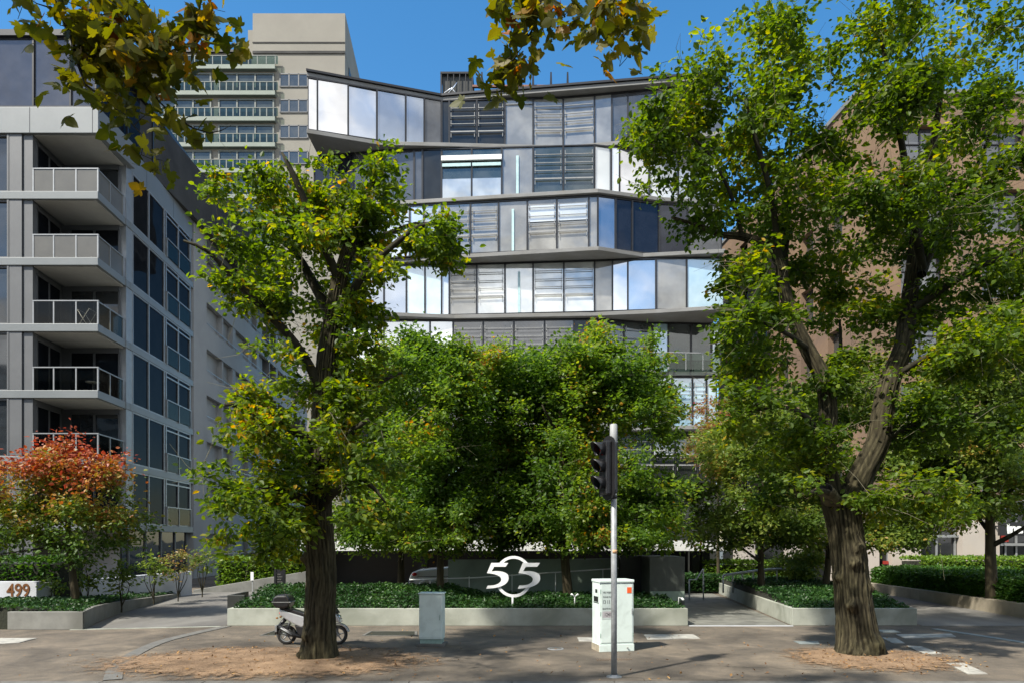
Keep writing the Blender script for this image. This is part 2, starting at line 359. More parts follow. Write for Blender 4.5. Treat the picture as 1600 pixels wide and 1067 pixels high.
def dirt_mat(name):
    "bare earth that thins out to asphalt where the stored rim value grows"
    m,n,out=nt(name); L=n.links
    b=n.nodes.new('ShaderNodeBsdfPrincipled'); L.new(b.outputs[0],out.inputs[0]); b.inputs['Roughness'].default_value=.95; b.inputs['Specular IOR Level'].default_value=.2
    tc=n.nodes.new('ShaderNodeTexCoord')
    def noise(sc,det,rg=.6):
        q=n.nodes.new('ShaderNodeTexNoise'); q.inputs['Scale'].default_value=sc; q.inputs['Detail'].default_value=det; q.inputs['Roughness'].default_value=rg; L.new(tc.outputs['Object'],q.inputs['Vector']); return q
    r=n.nodes.new('ShaderNodeValToRGB'); cr=r.color_ramp; cr.elements[0].position=.3; cr.elements[0].color=(.13,.088,.055,1); cr.elements[1].position=.7; cr.elements[1].color=(.34,.235,.145,1); e=cr.elements.new(.5); e.color=(.24,.16,.098,1)
    L.new(noise(2.2,9,.72).outputs['Fac'],r.inputs[0])
    r3=n.nodes.new('ShaderNodeValToRGB'); r3.color_ramp.elements[0].position=.36; r3.color_ramp.elements[0].color=(.45,.42,.40,1); r3.color_ramp.elements[1].position=.5; r3.color_ramp.elements[1].color=(1,1,1,1)
    L.new(noise(34,4,.75).outputs['Fac'],r3.inputs[0])
    x0=n.nodes.new('ShaderNodeMix'); x0.data_type='RGBA'; x0.blend_type='MULTIPLY'; x0.inputs[0].default_value=1; L.new(r.outputs[0],x0.inputs[6]); L.new(r3.outputs[0],x0.inputs[7])
    at=n.nodes.new('ShaderNodeAttribute'); at.attribute_name='rim'
    ma=n.nodes.new('ShaderNodeMath'); ma.operation='MULTIPLY_ADD'; L.new(noise(4.5,8,.7).outputs['Fac'],ma.inputs[0]); ma.inputs[1].default_value=1.3; L.new(at.outputs['Fac'],ma.inputs[2])
    r2=n.nodes.new('ShaderNodeMapRange'); r2.inputs['From Min'].default_value=1.28; r2.inputs['From Max'].default_value=1.52; L.new(ma.outputs[0],r2.inputs[0])
    t=n.nodes.new('ShaderNodeBsdfTransparent'); mx=n.nodes.new('ShaderNodeMixShader'); L.new(r2.outputs[0],mx.inputs[0]); L.new(b.outputs[0],mx.inputs[1]); L.new(t.outputs[0],mx.inputs[2]); L.new(mx.outputs[0],out.inputs[0])
    L.new(x0.outputs[2],b.inputs['Base Color'])
    bp=n.nodes.new('ShaderNodeBump'); bp.inputs['Strength'].default_value=1; bp.inputs['Distance'].default_value=.02; L.new(noise(40,6).outputs['Fac'],bp.inputs['Height']); L.new(bp.outputs[0],b.inputs['Normal'])
    return m
M['dirt']=dirt_mat('bare_earth')
# ------------------------------------------------------------ foliage helpers
LV=np.array([(0,0,0),(-.30,.30,.07),(-.27,.66,.05),(0,1,-.06),(.27,.66,.05),(.30,.30,.07)],dtype=np.float32)
LF=np.array([0,1,2,3, 0,3,4,5],dtype=np.int32)
def leaves(name, pos, size, matl, parent=None, out=None, droop=.35, flat=.65, vary=None, sizevar=.5, seed=0):
    r=np.random.default_rng(seed); n=len(pos); pos=np.asarray(pos,dtype=np.float32)
    d=r.normal(size=(n,3)).astype(np.float32); d[:,2]*=.5
    if out is not None: d+=np.asarray(out,dtype=np.float32)*1.0
    d[:,2]-=droop; d/=np.linalg.norm(d,axis=1,keepdims=True)+1e-6
    u=r.normal(size=(n,3)).astype(np.float32)*flat; u[:,2]+=1.0
    nn=u-d*(u*d).sum(1,keepdims=True); nn/=np.linalg.norm(nn,axis=1,keepdims=True)+1e-6
    s=np.cross(d,nn); sz=(size*(1+r.uniform(-sizevar,sizevar,n))).astype(np.float32)[:,None,None]
    V=pos[:,None,:]+sz*(LV[None,:,0:1]*s[:,None,:]+LV[None,:,1:2]*d[:,None,:]+LV[None,:,2:3]*nn[:,None,:])
    Fc=(LF[None,:]+np.arange(n,dtype=np.int32)[:,None]*6).ravel()
    if vary is None: vary=r.beta(2,3,n)
    return np_mesh(name,V.reshape(-1,3),Fc,4,matl,parent,np.repeat(vary,6))
# five lobed leaf, a ring of points round a centre fan of quads
def _lobed():
    pts=[]
    for a,rad in [(-90,.10),(-62,.30),(-48,.42),(-30,.50),(-16,.36),(-4,.52),(10,.74),(18,.56),(30,.60),(40,.40),(52,.60),(64,.68),(74,.82),(90,1.05)]:
        pts.append((a,rad))
    full=[(a,r_) for a,r_ in pts]+[(180-a,r_) for a,r_ in pts[::-1][1:-1]]
    V=[(0,0,0)]
    for a,r_ in full: V.append((r_*math.cos(R(a)),r_*math.sin(R(a))+.0,-.16*r_*r_+.05*math.sin(3*R(a))))
    n=len(full); Fc=[]
    for i in range(0,n,2): Fc+= [0,1+i,1+(i+1)%n,1+(i+2)%n]
    return np.array(V,dtype=np.float32),np.array(Fc,dtype=np.int32)
PV,PF=_lobed()
def lobed_leaves(name,pos,size,matl,parent=None,vary=None,seed=0,face=None):
    r=np.random.default_rng(seed); n=len(pos); pos=np.asarray(pos,dtype=np.float32)
    d=r.normal(size=(n,3)).astype(np.float32); d[:,2]=d[:,2]*.5-.55; d/=np.linalg.norm(d,axis=1,keepdims=True)
    u=r.normal(size=(n,3)).astype(np.float32)*.8; u[:,2]+=.6; u[:,1]-=.5
    nn=u-d*(u*d).sum(1,keepdims=True); nn/=np.linalg.norm(nn,axis=1,keepdims=True)
    s=np.cross(d,nn); sz=(size*(1+r.uniform(-.4,.35,n))).astype(np.float32)[:,None,None]
    # each leaf is curled a little differently
    curl=r.uniform(-.6,1.8,n).astype(np.float32)[:,None,None]
    V=pos[:,None,:]+sz*(PV[None,:,0:1]*s[:,None,:]+PV[None,:,1:2]*d[:,None,:]+curl*PV[None,:,2:3]*nn[:,None,:])
    Fc=(PF[None,:]+np.arange(n,dtype=np.int32)[:,None]*len(PV)).ravel()
    if vary is None: vary=r.beta(1.6,2.2,n)
    return np_mesh(name,V.reshape(-1,3),Fc,4,matl,parent,np.repeat(vary,len(PV)))

def catmull(pts, step=.3):
    P=[np.array(p,dtype=float) for p in pts]; P=[2*P[0]-P[1]]+P+[2*P[-1]-P[-2]]; out=[]
    for i in range(1,len(P)-2):
        L=np.linalg.norm(P[i+1][:3]-P[i][:3]); k=max(2,int(L/step))
        for j in range(k):
            t=j/k; a,b,c,d=P[i-1],P[i],P[i+1],P[i+2]
            out.append(.5*((2*b)+(-a+c)*t+(2*a-5*b+4*c-d)*t*t+(-a+3*b-3*c+d)*t**3))
    out.append(P[-2]); return np.array(out)
def bark_tube(mb, pts4, nseg=24, amp=.02, freq=5.0, roots=0, knots=(), m=0, step=.12, seed=0):
    "furrowed limb: rings with ridges running along it, flared feet at the base, burls"
    C=catmull(pts4,step); k=len(C); vs=[]
    r_ref=float(np.mean(C[:,3])); t=Vector(C[1][:3]-C[0][:3]).normalized(); nrm=Vector((1,0,0)); nrm=(nrm-t*nrm.dot(t)).normalized()
    s=0
    for i in range(k):
        a=C[max(0,i-1)][:3]; b=C[min(k-1,i+1)][:3]; t=Vector(b-a).normalized()
        if i: s+=float(np.linalg.norm(C[i][:3]-C[i-1][:3]))
        nrm=(nrm-t*nrm.dot(t)).normalized(); bn=t.cross(nrm); c=Vector(C[i][:3]); r0=max(.004,float(C[i][3]))
        for j in range(nseg):
            an=2*math.pi*j/nseg; ca,sa=math.cos(an),math.sin(an); r=r0
            q=Vector((ca*r0*freq*2.2+seed,sa*r0*freq*2.2,s*.55))
            w=mnoise.noise(q*1.0+Vector((0,0,mnoise.noise(q*.4)*.8)))
            ridge=abs(mnoise.noise(Vector((q.x*2.1,q.y*2.1,s*1.1))))
            if nseg>60:
                NR_=max(9,int(r_ref*82)); ph=an*NR_*.5+2.6*mnoise.noise(Vector((ca*1.6,sa*1.6,s*.9+seed)))+1.2*mnoise.noise(Vector((ca*5,sa*5,s*2.4)))
                rid=abs(math.sin(ph)); brk=.65+.7*mnoise.noise(Vector((ca*9,sa*9,s*3.2)))
                r+=amp*(1.9*(rid**.6-.6)*brk+.9*w)+amp*.7*mnoise.noise(Vector((ca*r0*30,sa*r0*30,s*9)))
            else: r+= amp*1.4*w - amp*1.6*(.25-min(.25,ridge))*2 + amp*.5*mnoise.noise(Vector((ca*6,sa*6,s*5)))
            if roots:
                fl=math.exp(-s/.28); r+=r0*roots*fl*(.45+.55*math.sin(an*5+seed)*.5+.4*mnoise.noise(Vector((ca*2,sa*2,seed))))
            for (ka,kh,ks,kr) in knots:
                da=(an-ka+math.pi)%(2*math.pi)-math.pi
                r+=kr*math.exp(-((da*r0)/ks)**2-((s-kh)/ks)**2)*(1+.6*mnoise.noise(Vector((ca*14,sa*14,s*12))))
            vs.append(c+(nrm*ca+bn*sa)*r)
    fs=[(i*nseg+j,i*nseg+(j+1)%nseg,(i+1)*nseg+(j+1)%nseg,(i+1)*nseg+j) for i in range(k-1) for j in range(nseg)]
    fs.append([(k-1)*nseg+j for j in range(nseg)])
    mb.add(vs,fs,m,True)

def build_tree(name,label,base,limbs,blobs,ncl,lpc,lsize,leafm,barkm,group=None,cat='tree',spread=.34,seed=1,
               gap=.0,gapscale=.6,twig_r=1.0,vary_fn=None,trunk_segs=20,trunk_amp=.012,roots=0,knots=(),droop=.35,pale=0,lobed=False,stub=None,up=.15,maxlen=3.2,twigm=None,split=0,keep=.55):
    """limbs: list of [(x,y,z,r)...], first is the trunk; blobs: (cx,cy,cz,rx,ry,rz,weight) ellipsoids of foliage"""
    r=np.random.default_rng(seed)
    root=thing(name,label,cat,base,group)
    tb=MB(); lb=MB()
    bark_tube(tb,limbs[0],trunk_segs,trunk_amp,roots=roots,knots=knots,seed=seed,step=.05 if trunk_segs>30 else .25)
    if stub: stub(tb)
    nodes=[];nr=[]
    for q,l in enumerate(limbs):
        C=catmull(l,.25)
        if q and l[0][3]>.19 and trunk_segs>60: bark_tube(tb,l,72,trunk_amp*.8,seed=seed+q,step=.07)
        elif q: bark_tube(lb,l,12 if l[0][3]>.08 else 7,min(trunk_amp,.35*l[0][3]*.3),seed=seed+q,step=.22)
        i0=0 if q else int(len(C)*.45)
        nodes+= [c[:3] for c in C[i0:]]; nr+=[c[3] for c in C[i0:]]
    nodes=np.array(nodes); nr=np.array(nr); nl=len(nodes)
    if split:
        nb_=[(b[0],b[1],b[2],b[3],b[4],b[5],b[6]*keep) for b in blobs]
        for b in blobs:
            if b[6]<.16: nb_.append((*b[:6],b[6]*(1-keep))); continue
            for _ in range(split):
                u=r.normal(size=3); u/=np.linalg.norm(u); o_=u*r.uniform(.4,.95); f_=r.uniform(.25,.55)
                nb_.append((b[0]+o_[0]*b[3],b[1]+o_[1]*b[4],b[2]+o_[2]*b[5],b[3]*f_*1.15,b[4]*f_*1.15,b[5]*f_*.85,b[6]*(1-keep)/split))
        blobs=nb_
    w=np.array([b[6] for b in blobs],dtype=float); w/=w.sum(); pts=[]
    while len(pts)<ncl:
        b=blobs[r.choice(len(blobs),p=w)]
        u=r.normal(size=3); u/=np.linalg.norm(u); rad=r.uniform(0,1.05)**(1/2.4)*(1.25 if r.random()<.10 else 1)*(1+.55*mnoise.noise(Vector(u)*1.4+Vector((b[0],b[2],seed))))
        p=np.array(b[:3])+u*rad*np.array(b[3:6])
        if gap and mnoise.noise(Vector(p)*gapscale+Vector((seed,0,0)))<gap-.35: continue
        if p[2]<.7: continue
        pts.append(p)
    pts=np.array(pts)
    d0=np.array([np.min(np.linalg.norm(nodes-p,axis=1)) for p in pts]); order=np.argsort(d0)
    cap=nl+ncl*14; N=np.zeros((cap,3)); N[:nl]=nodes; NR=np.zeros(cap); NR[:nl]=nr; cnt=nl
    LP=[];LO=[]
    for oi in order:
        p=pts[oi]; v=p-N[:cnt]; dd=np.linalg.norm(v,axis=1)
        # prefer joints lying below and inward of the cluster
        sc=dd+np.where(v[:,2]<0,.35*-v[:,2],0); a=int(np.argmin(sc)); L=dd[a]
        if L<.05: continue
        p0=N[a]; r0=min(NR[a]*.75,(.004+.011*L)*twig_r); k=max(3,min(9,int(L/.22)))
        mid=(p0+p)/2+np.array([r.normal()*.12*L,r.normal()*.12*L,up*L+r.normal()*.06*L])
        t=np.linspace(0,1,k+1)[:,None]; B=(1-t)**2*p0+2*t*(1-t)*mid+t*t*p
        B[1:-1]+=r.normal(size=(k-1,3))*.03*min(L,1.5)
        if pale and r.random()<pale:
            rr=np.linspace(max(r0,.009),.004,k+1); e=B[-1]-B[-2]; B2=np.vstack([B,B[-1]+e*1.6+np.array([0,0,.06]),B[-1]+e*3+r.normal(size=3)*.2])
            lb.tube(B2,list(rr)+[.004,.002],4,1,caps=False)
            for _ in range(3):
                s0=B2[r.integers(1,len(B2)-1)]; q=r.normal(size=3)*.22; lb.tube([s0,s0+q,s0+q*2+r.normal(size=3)*.1],[.005,.004,.002],3,1,caps=False)
        else:
            lb.tube(B,list(np.linspace(r0,.003,k+1)),4 if r0<.02 else 5,0,caps=False)
        N[cnt:cnt+k]=B[1:]; NR[cnt:cnt+k]=np.linspace(r0,.006,k+1)[1:]; cnt+=k
        n=int(lpc*r.uniform(.6,1.4)*(1 if L<maxlen else 1.3))
        tt=np.clip(r.beta(2.2,1.0,n),.0,1); L_eff=max(L,.5)
        lo=max(0,1-1.1/L_eff); tt=lo+(1-lo)*tt
        idx=tt*k; i0=np.minimum(idx.astype(int),k-1); fr=(idx-i0)[:,None]
        q=B[i0]*(1-fr)+B[i0+1]*fr
        jit=r.normal(size=(n,3))*spread*np.array([1,1,.6]); q=q+jit*(.45+.55*r.random((n,1)))
        dirn=(p-p0)/L
        LP.append(q); LO.append(np.tile(dirn*.6,(n,1))+jit*1.2)
    LP=np.vstack(LP); LO=np.vstack(LO)
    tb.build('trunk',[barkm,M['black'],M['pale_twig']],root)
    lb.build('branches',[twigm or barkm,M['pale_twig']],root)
    vary=vary_fn(LP,r) if vary_fn else None
    if lobed: lobed_leaves('crown',LP,lsize,leafm,root,vary,seed)
    else: leaves('crown',LP,lsize,leafm,root,LO,droop,vary=vary,seed=seed)
    return root
def PL(Y0, *pp):
    "limb from photo pixels: (px,py,r[,dY]) measured at the tree's own depth"
    o=[]
    for p in pp:
        dY=p[3] if len(p)>3 else 0; w=W(p[0],p[1],Y0); o.append((w.x+0,Y0+dY,w.z,p[2]))
    return o
def BL(Y0,lst,ry=None):
    o=[]; k=Y0/F
    for (px,py,rx,rz,wt,*rest) in lst:
        dY=rest[0] if rest else 0; w=W(px,py,Y0); a=rx*k; b=rz*k
        o.append((w.x,Y0+dY,w.z,a,(ry or max(a,b)),b,wt))
    return o
def patchy(lo=.0,amp=.35,sc=.45,base=(2,3.2)):
    def f(P,r):
        v=r.beta(base[0],base[1],len(P))
        n=np.array([mnoise.noise(Vector(p)*sc) for p in P[::1]])
        return np.clip(v+lo+amp*n,0,1)
    return f
def ground_leaves(name,poly,n,h_fn,size,matl,parent=None,seed=0,thick=.08):
    "leaf cover scattered over a polygon (x,y) on height h_fn(x,y)"
    r=np.random.default_rng(seed); P=np.array(poly); mn=P.min(0); mx=P.max(0); out=[]
    def inside(x,y):
        c=False; j=len(poly)-1
        for i in range(len(poly)):
            if (poly[i][1]>y)!=(poly[j][1]>y) and x<(poly[j][0]-poly[i][0])*(y-poly[i][1])/(poly[j][1]-poly[i][1])+poly[i][0]: c=not c
            j=i
        return c
    while len(out)<n:
        x=r.uniform(mn[0],mx[0]); y=r.uniform(mn[1],mx[1])
        if inside(x,y): out.append((x,y,h_fn(x,y)+r.uniform(-thick,thick*.4)))
    v=np.clip(r.beta(2,3,len(out))+np.array([.45*mnoise.noise(Vector((p[0]*.9,p[1]*.9,seed)))+.25*mnoise.noise(Vector((p[0]*3,p[1]*3,seed))) for p in out]),0,1)
    return leaves(name,np.array(out),size,matl,parent,droop=.05,flat=.8,seed=seed,vary=v)
# ============================================================ 499 apartment building (left)
O9=(-19.41,33.0); U9=(-.0771,.99702); N9=(.99702,.0771)   # along the side wall / outward
b9=thing('apartment_building','grey clad apartment block with stacked corner balconies at the left of the street','building',(-26,40,0))
k9=.03
zs=[18.79-3.1*k for k in range(6)]        # slab tops
XL=-36.0
S=lambda mb,s0,s1,z0,z1,d0,d1,m=0: mb.obox(O9,U9,N9,s0,s1,d0,d1,z0,z1,m)
# corner/front pieces
core=MB()
core.box(XL,-22.75,35.9,62,0,22.6)                       # body behind the front windows
core.prism([(-22.75,35.9),(-20.0,35.9),(-22.0,62),(-24.0,62)],0,22.6)
core.build('wall',M['render499'],b9)
fas=MB()
fas.box(XL,-19.38,32.97,36.2,21.5,22.72)
S(fas,3.1,14.0,21.5,22.72,-.6,.0)
fas.build('fascia',M['fascia499'],b9,bevel=.015)
jn=MB()
for px in (47,145): jn.box(WX(px,33)-.01,WX(px,33)+.01,32.962,32.98,21.52,22.7)
for s_ in (1.6,5.2,8.8,12.4): S(jn,s_-.01,s_+.01,21.52,22.7,-.01,.006)
jn.build('fascia_joint',M['frame_dark'],b9)
slab=MB()
for i,z in enumerate(zs):
    slab.prism([(XL,33.0),(-19.41,33.0),(-19.62,35.75),(-19.62,36.3),(XL,36.3)],z-.36,z)
    S(slab,2.76,11.9,z-.36,z,-.5,.03)
slab.build('floor_slab',M['fascia499'],b9,bevel=.012)
for z in zs+[21.5+.36]:
    sof=MB(); sof.prism([(-22.5,33.15),(-19.6,33.15),(-19.75,35.8),(-22.7,35.8)],z-.40,z-.362); sof.build('balcony_soffit',M['soffit'],b9)
tops=[21.5]+[z-.36 for z in zs]
floors=zs[:]             # floor i: from zs[i] to tops[i]
# front windows and frames
for i,z in enumerate(floors[:-1]+[.35]):
    zt=tops[i]; 
    if z<1: zt=tops[5]
    fr=MB()
    fr.box(-23.62,-23.02,33.05,33.4,z,zt); fr.box(-22.98,-22.55,33.12,33.5,z,zt)
    fr.box(-23.70,-23.62,33.03,33.3,z,zt); fr.box(XL,-23.70,33.1,33.4,zt-.09,zt)
    fr.box(XL,-23.70,33.1,33.4,z,z+.07); fr.box(-27.8,-27.68,33.05,33.35,z+.07,zt-.09)
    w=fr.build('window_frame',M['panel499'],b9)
    g=MB(); g.box(XL,-23.70,33.2,33.24,z+.07,zt-.09); g.build('window_pane',M['g499'],w)
for i,z in enumerate(floors):
    zt=tops[i]
    # balcony back wall with sliding doors
    fr=MB(); y=35.72
    xs=[WX(px,35.8) for px in (99,112,149,188)]
    fr.box(xs[0]-.15,xs[1],y,35.95,z,zt); 
    for a in (xs[1],xs[2],xs[3]): fr.box(a-.045,a+.045,y-.05,y+.06,z,zt-.24)
    fr.box(xs[1],xs[3],y-.05,y+.1,zt-.30,zt-.2); fr.box(xs[1],xs[3],y-.04,y+.08,z,z+.08)
    fr.box(xs[1],xs[3],y-.02,y+.1,zt-.2,zt)
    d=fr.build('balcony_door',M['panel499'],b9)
    g=MB(); g.box(xs[1],xs[2],y,y+.03,z+.08,zt-.3); g.box(xs[2],xs[3],y+.03,y+.06,z+.08,zt-.3); g.build('door_pane',M['g499b'] if i%2 else M['g499'],d)
    # side wall of the recess
    o=(-22.55,33.3); dx=xs[0]+22.55; dy=35.72-33.3; L=math.hypot(dx,dy); u=(dx/L,dy/L); v=(u[1],-u[0])
    fr=MB(); fr.obox(o,u,v,0,L,-.25,-.05,z,zt)
    for a in (.05,1.15,2.2): fr.obox(o,u,v,a,a+.09,-.05,.03,z,zt-.25)
    fr.obox(o,u,v,.05,2.29,-.05,.03,zt-.32,zt-.22)
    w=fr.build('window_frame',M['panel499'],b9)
    g=MB(); g.obox(o,u,v,.12,2.24,-.04,-.01,z+.05,zt-.32); g.build('window_pane',M['g499b'],w)
    # pillar + tall panes on the side
    fr=MB(); S(fr,2.82,3.5,z,zt,-.4,.0)
    if i<6:
        for s_ in (3.5,5.42,7.45,7.7,9.5,11.35): S(fr,s_,s_+.1,z,zt,-.12,.015)
        S(fr,3.6,11.35,zt-.08,zt,-.1,.0); S(fr,3.6,11.35,z,z+.07,-.1,.0); S(fr,7.8,11.35,zt-.35,zt-.27,-.1,.01)
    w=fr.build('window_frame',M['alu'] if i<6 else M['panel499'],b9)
    g=MB(); S(g,3.6,5.42,z+.07,zt-.08,-.08,-.05); S(g,5.52,7.45,z+.07,zt-.08,-.08,-.05); S(g,7.8,11.35,z+.07,zt-.08,-.09,-.06); g.build('window_pane',M['g499b'],w)
    if i<6:
        # glass balustrade of the narrow balcony
        rl=MB()
        for s_ in (7.72,9.45,11.3): S(rl,s_,s_+.06,z,z+1.05,.03,.09)
        S(rl,7.72,11.36,z+1.05,z+1.11,.02,.1)
        r_=rl.build('balustrade',M['alu'],b9)
        g=MB(); S(g,7.8,11.3,z+.08,z+1.05,.05,.065); g.build('balustrade_glass',M['balu'],r_)
    if i<5:
        rl=MB(); xa=WX(51,33); 
        for px in (51,83,118,152): rl.box(WX(px,33)-.03,WX(px,33)+.03,33.03,33.09,z,z+1.05)
        rl.box(xa-.03,-19.40,33.02,33.10,z+1.05,z+1.10)
        for s_ in (1.3,2.62): S(rl,s_,s_+.05,z,z+1.05,-.12,-.06)
        S(rl,.05,2.72,z+1.05,z+1.10,-.13,-.05)
        r_=rl.build('balustrade',M['alu'],b9)
        g=MB(); g.box(xa,-19.45,33.05,33.065,z+.03,z+1.05); S(g,.1,2.7,z+.03,z+1.05,-.1,-.085); g.build('balustrade_glass',M['balu_tan'] if i<2 else M['balu'],r_)
# ground floor shop glass on the side
gf=MB(); z0,z1=.2,2.93
for s_ in (3.5,5.5,7.5,9.5,11.3): S(gf,s_,s_+.12,z0,z1,-.3,-.18)
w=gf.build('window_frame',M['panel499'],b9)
g=MB(); S(g,2.9,11.4,z0,z1,-.28,-.25); g.build('window_pane',M['g499'],w)
# white pier and far wing with punched balconies
pr=MB(); S(pr,11.9,14.2,0,22.7,-1.5,.05); pr.build('pier',M['render499'],b9)
wing=MB(); wl=MB(); wg=MB()
for i in range(-1,7):
    f=18.79-3.1*i-.1+.0 if i>=0 else 21.89-.1
    f=18.69-3.1*i
    zb=f+1.12; zt_=f+2.78
    lo=max(0,zt_-3.1)
    S(wing,14.2,46,lo,zb,-.25,.03)            # spandrel between two rows
S(wing,14.2,46,21.5,23.4,-.25,.03)
S(wing,14.2,46,0,1.2,-.3,.02)
s_=14.2; seq=[]
while s_<45:
    for wd,ga in ((3.3,.22),(2.1,.7)):
        seq.append((s_+0,s_+wd)); s_+=wd; 
        S(wing,s_,s_+ga,0,21.5,-1.9 if ga<.5 else -1.95,.0); s_+=ga
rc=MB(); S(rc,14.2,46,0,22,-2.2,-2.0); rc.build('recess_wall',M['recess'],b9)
wing.build('wing_wall',M['render499'],b9)
for i in range(0,7):
    f=18.69-3.1*i
    rl=MB(); S(rl,14.25,46,f+1.36,f+1.40,.0,.04)
    for a,b_ in seq: S(rl,a+.02,a+.06,f+1.1,f+1.38,-.01,.03)
    r_=rl.build('wing_rail',M['alu'],b9)
    dr=MB()
    for a,b_ in seq[:10]: S(dr,a+.2,a+1.5 if b_-a>3 else b_-.3,f+.1,f+2.3,-1.99,-1.95)
    dr.build('wing_door',M['g499b'],b9)
# penthouse
ph=MB(); Z0,Z1=22.72,26.1
ph.box(XL,WX(151,33.2),33.08,33.32,Z0,Z0+.12)
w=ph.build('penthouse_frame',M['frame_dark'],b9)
for px in (-40,53.5,111.5,151):
    ph=MB(); ph.box(WX(px,33.2)-.04,WX(px,33.2)+.04,33.1,33.3,Z0+.121,Z1); ph.build('mullion',M['frame_dark'],w)
for s_ in (3,6,9,12,15,18,21,24,27,30):
    ph=MB(); S(ph,s_,s_+.08,Z0,Z1-.2,-.1,.0); ph.build('mullion',M['frame_dark'],w)
g=MB(); g.box(XL,WX(150,33.2),33.18,33.22,Z0,Z1); g.build('penthouse_glass',M['g499c'],w)
g=MB(); g.prism([(-19.6,33.25),(-19.6-.0771*32,65),(-19.9-.0771*32,65),(-19.9,33.25)],Z0,Z1-.05); g.build('penthouse_glass',M['g499b'],w)
rf=MB(); rf.prism([(XL,33.0),(-19.35,33.0),(-19.35-.0771*32,65),(XL,65)],Z1,Z1+.28); rf.build('roof',M['frame_dark'],b9)
cb=MB(); cb.box(XL,-19.95,33.6,64,Z0,Z1-.06); cb.build('penthouse_room',M['room'],b9)

# ============================================================ tall tower behind
bt=thing('tower_block','tall pale concrete tower with rows of green glass balconies rising behind the roofs','building',(-28,92,0))
Yt=85.0; kt=Yt/F
X0=WX(150,Yt); X1=WX(539,Yt)
tw=MB()
tw.prism([(X0,Yt),(X1,Yt),(X1-1.0,Yt+16),(X0,Yt+16)],0,W(0,84,Yt).z)
tw.prism([(WX(395,Yt),Yt-.05),(X1+.03,Yt-.05),(X1-1.0,Yt+15),(WX(395,Yt),Yt+15)],W(0,84,Yt).z+.01,W(0,22,Yt).z)
tw.box(WX(385,Yt),WX(395,Yt)-.01,Yt+.5,Yt+8,W(0,84,Yt).z,W(0,43,Yt).z)
tw.build('wall',M['tower'],bt)
ln=MB()
for y_,t_ in ((67,.12),(81,.3)): ln.box(WX(395,Yt),X1,Yt-.12,Yt-.051,W(0,y_,Yt).z-t_,W(0,y_,Yt).z)
ln.build('shadow_joint',M['room'],bt)
# side strip windows
sw=MB()
for q in range(9):
    zz=W(0,82+40.2*q,Yt).z; o=(X1+.03,Yt); u=(-.062,.998); v=(.998,.062)
    sw.obox(o,u,v,2.5,12,-.1,.05,zz-2.2,zz-.2)
sw.build('side_window',M['gtd'],bt)
rt=MB(); rt.box(WX(230,Yt),WX(385,Yt),Yt-.3,Yt+10,W(0,84,Yt).z,W(0,80.5,Yt).z); rt.build('roof_edge',M['frame_dark'],bt)
for q in range(8):
    yt=88+0 if q==0 else 116.5+40.2*(q-1); 
    yb=yt+(15 if q==0 else 27)
    zt=W(0,yt,Yt).z; zb=W(0,yb,Yt).z
    # slab band with green balustrade
    xa,xb=(WX(225,Yt),WX(432,Yt)) 
    sl=MB(); sl.box(xa,xb,Yt-.6,Yt-.01,zb-.75,zb-.25); sl.build('balcony_slab',M['tower_slab'],bt)
    if q==0:
        fr=MB(); fr.box(WX(262,Yt),WX(392,Yt),Yt-.06,Yt-.01,zb,zt); w=fr.build('window',M['gt'],bt)
        rl=MB(); 
        for px in range(262,433,14): rl.box(WX(px,Yt-.6)-.05,WX(px,Yt-.6)+.05,Yt-.58,Yt-.52,zb-.2,zb+.8)
    else:
        fr=MB()
        for (a,b_) in ((248,330),(343,428)):
            for px in np.linspace(a,b_,4): fr.box(WX(px,Yt)-.09,WX(px,Yt)+.09,Yt-.22,Yt-.01,zb-.2,zt)
            fr.box(WX(a,Yt),WX(b_,Yt),Yt-.2,Yt-.02,zt-.15,zt)
        w=fr.build('window_frame',M['tower_rail'],bt)
        g=MB()
        for (a,b_) in ((248,330),(343,428)): g.box(WX(a,Yt),WX(b_,Yt),Yt-.1,Yt-.02,zb-.2,zt-.16)
        g.build('window_pane',M['gt'],w)
        rl=MB()
        for (a,b_) in ((225,330),(343,432)):
            for px in np.arange(a,b_+1,10.5): rl.box(WX(px,Yt-.6)-.06,WX(px,Yt-.6)+.06,Yt-.58,Yt-.52,zb-.2,zb+.75)
        fr=MB()
        for px in (438,452,467,481): fr.box(WX(px,Yt)-.07,WX(px,Yt)+.07,Yt-.12,Yt-.01,zb+.55,zt)
        fr.box(WX(438,Yt),WX(481,Yt),Yt-.12,Yt-.01,zt-.1,zt+.03); fr.box(WX(438,Yt),WX(481,Yt),Yt-.12,Yt-.01,zb+.5,zb+.6)
        w2=fr.build('window_frame',M['panel499'],bt)
        g=MB(); g.box(WX(438,Yt),WX(481,Yt),Yt-.06,Yt-.015,zb+.6,zt-.1); g.build('window_pane',M['gtd'],w2)
    rl.box(WX(225 if q else 262,Yt-.6),WX(432,Yt-.6),Yt-.60,Yt-.5,zb+.76,zb+.84)
    r_=rl.build('balustrade',M['tower_rail'],bt)
    g=MB(); g.box(WX(225 if q else 262,Yt-.6),WX(434,Yt-.6),Yt-.56,Yt-.54,zb-.2,zb+.75); g.build('balustrade_glass',M['balug'],r_)

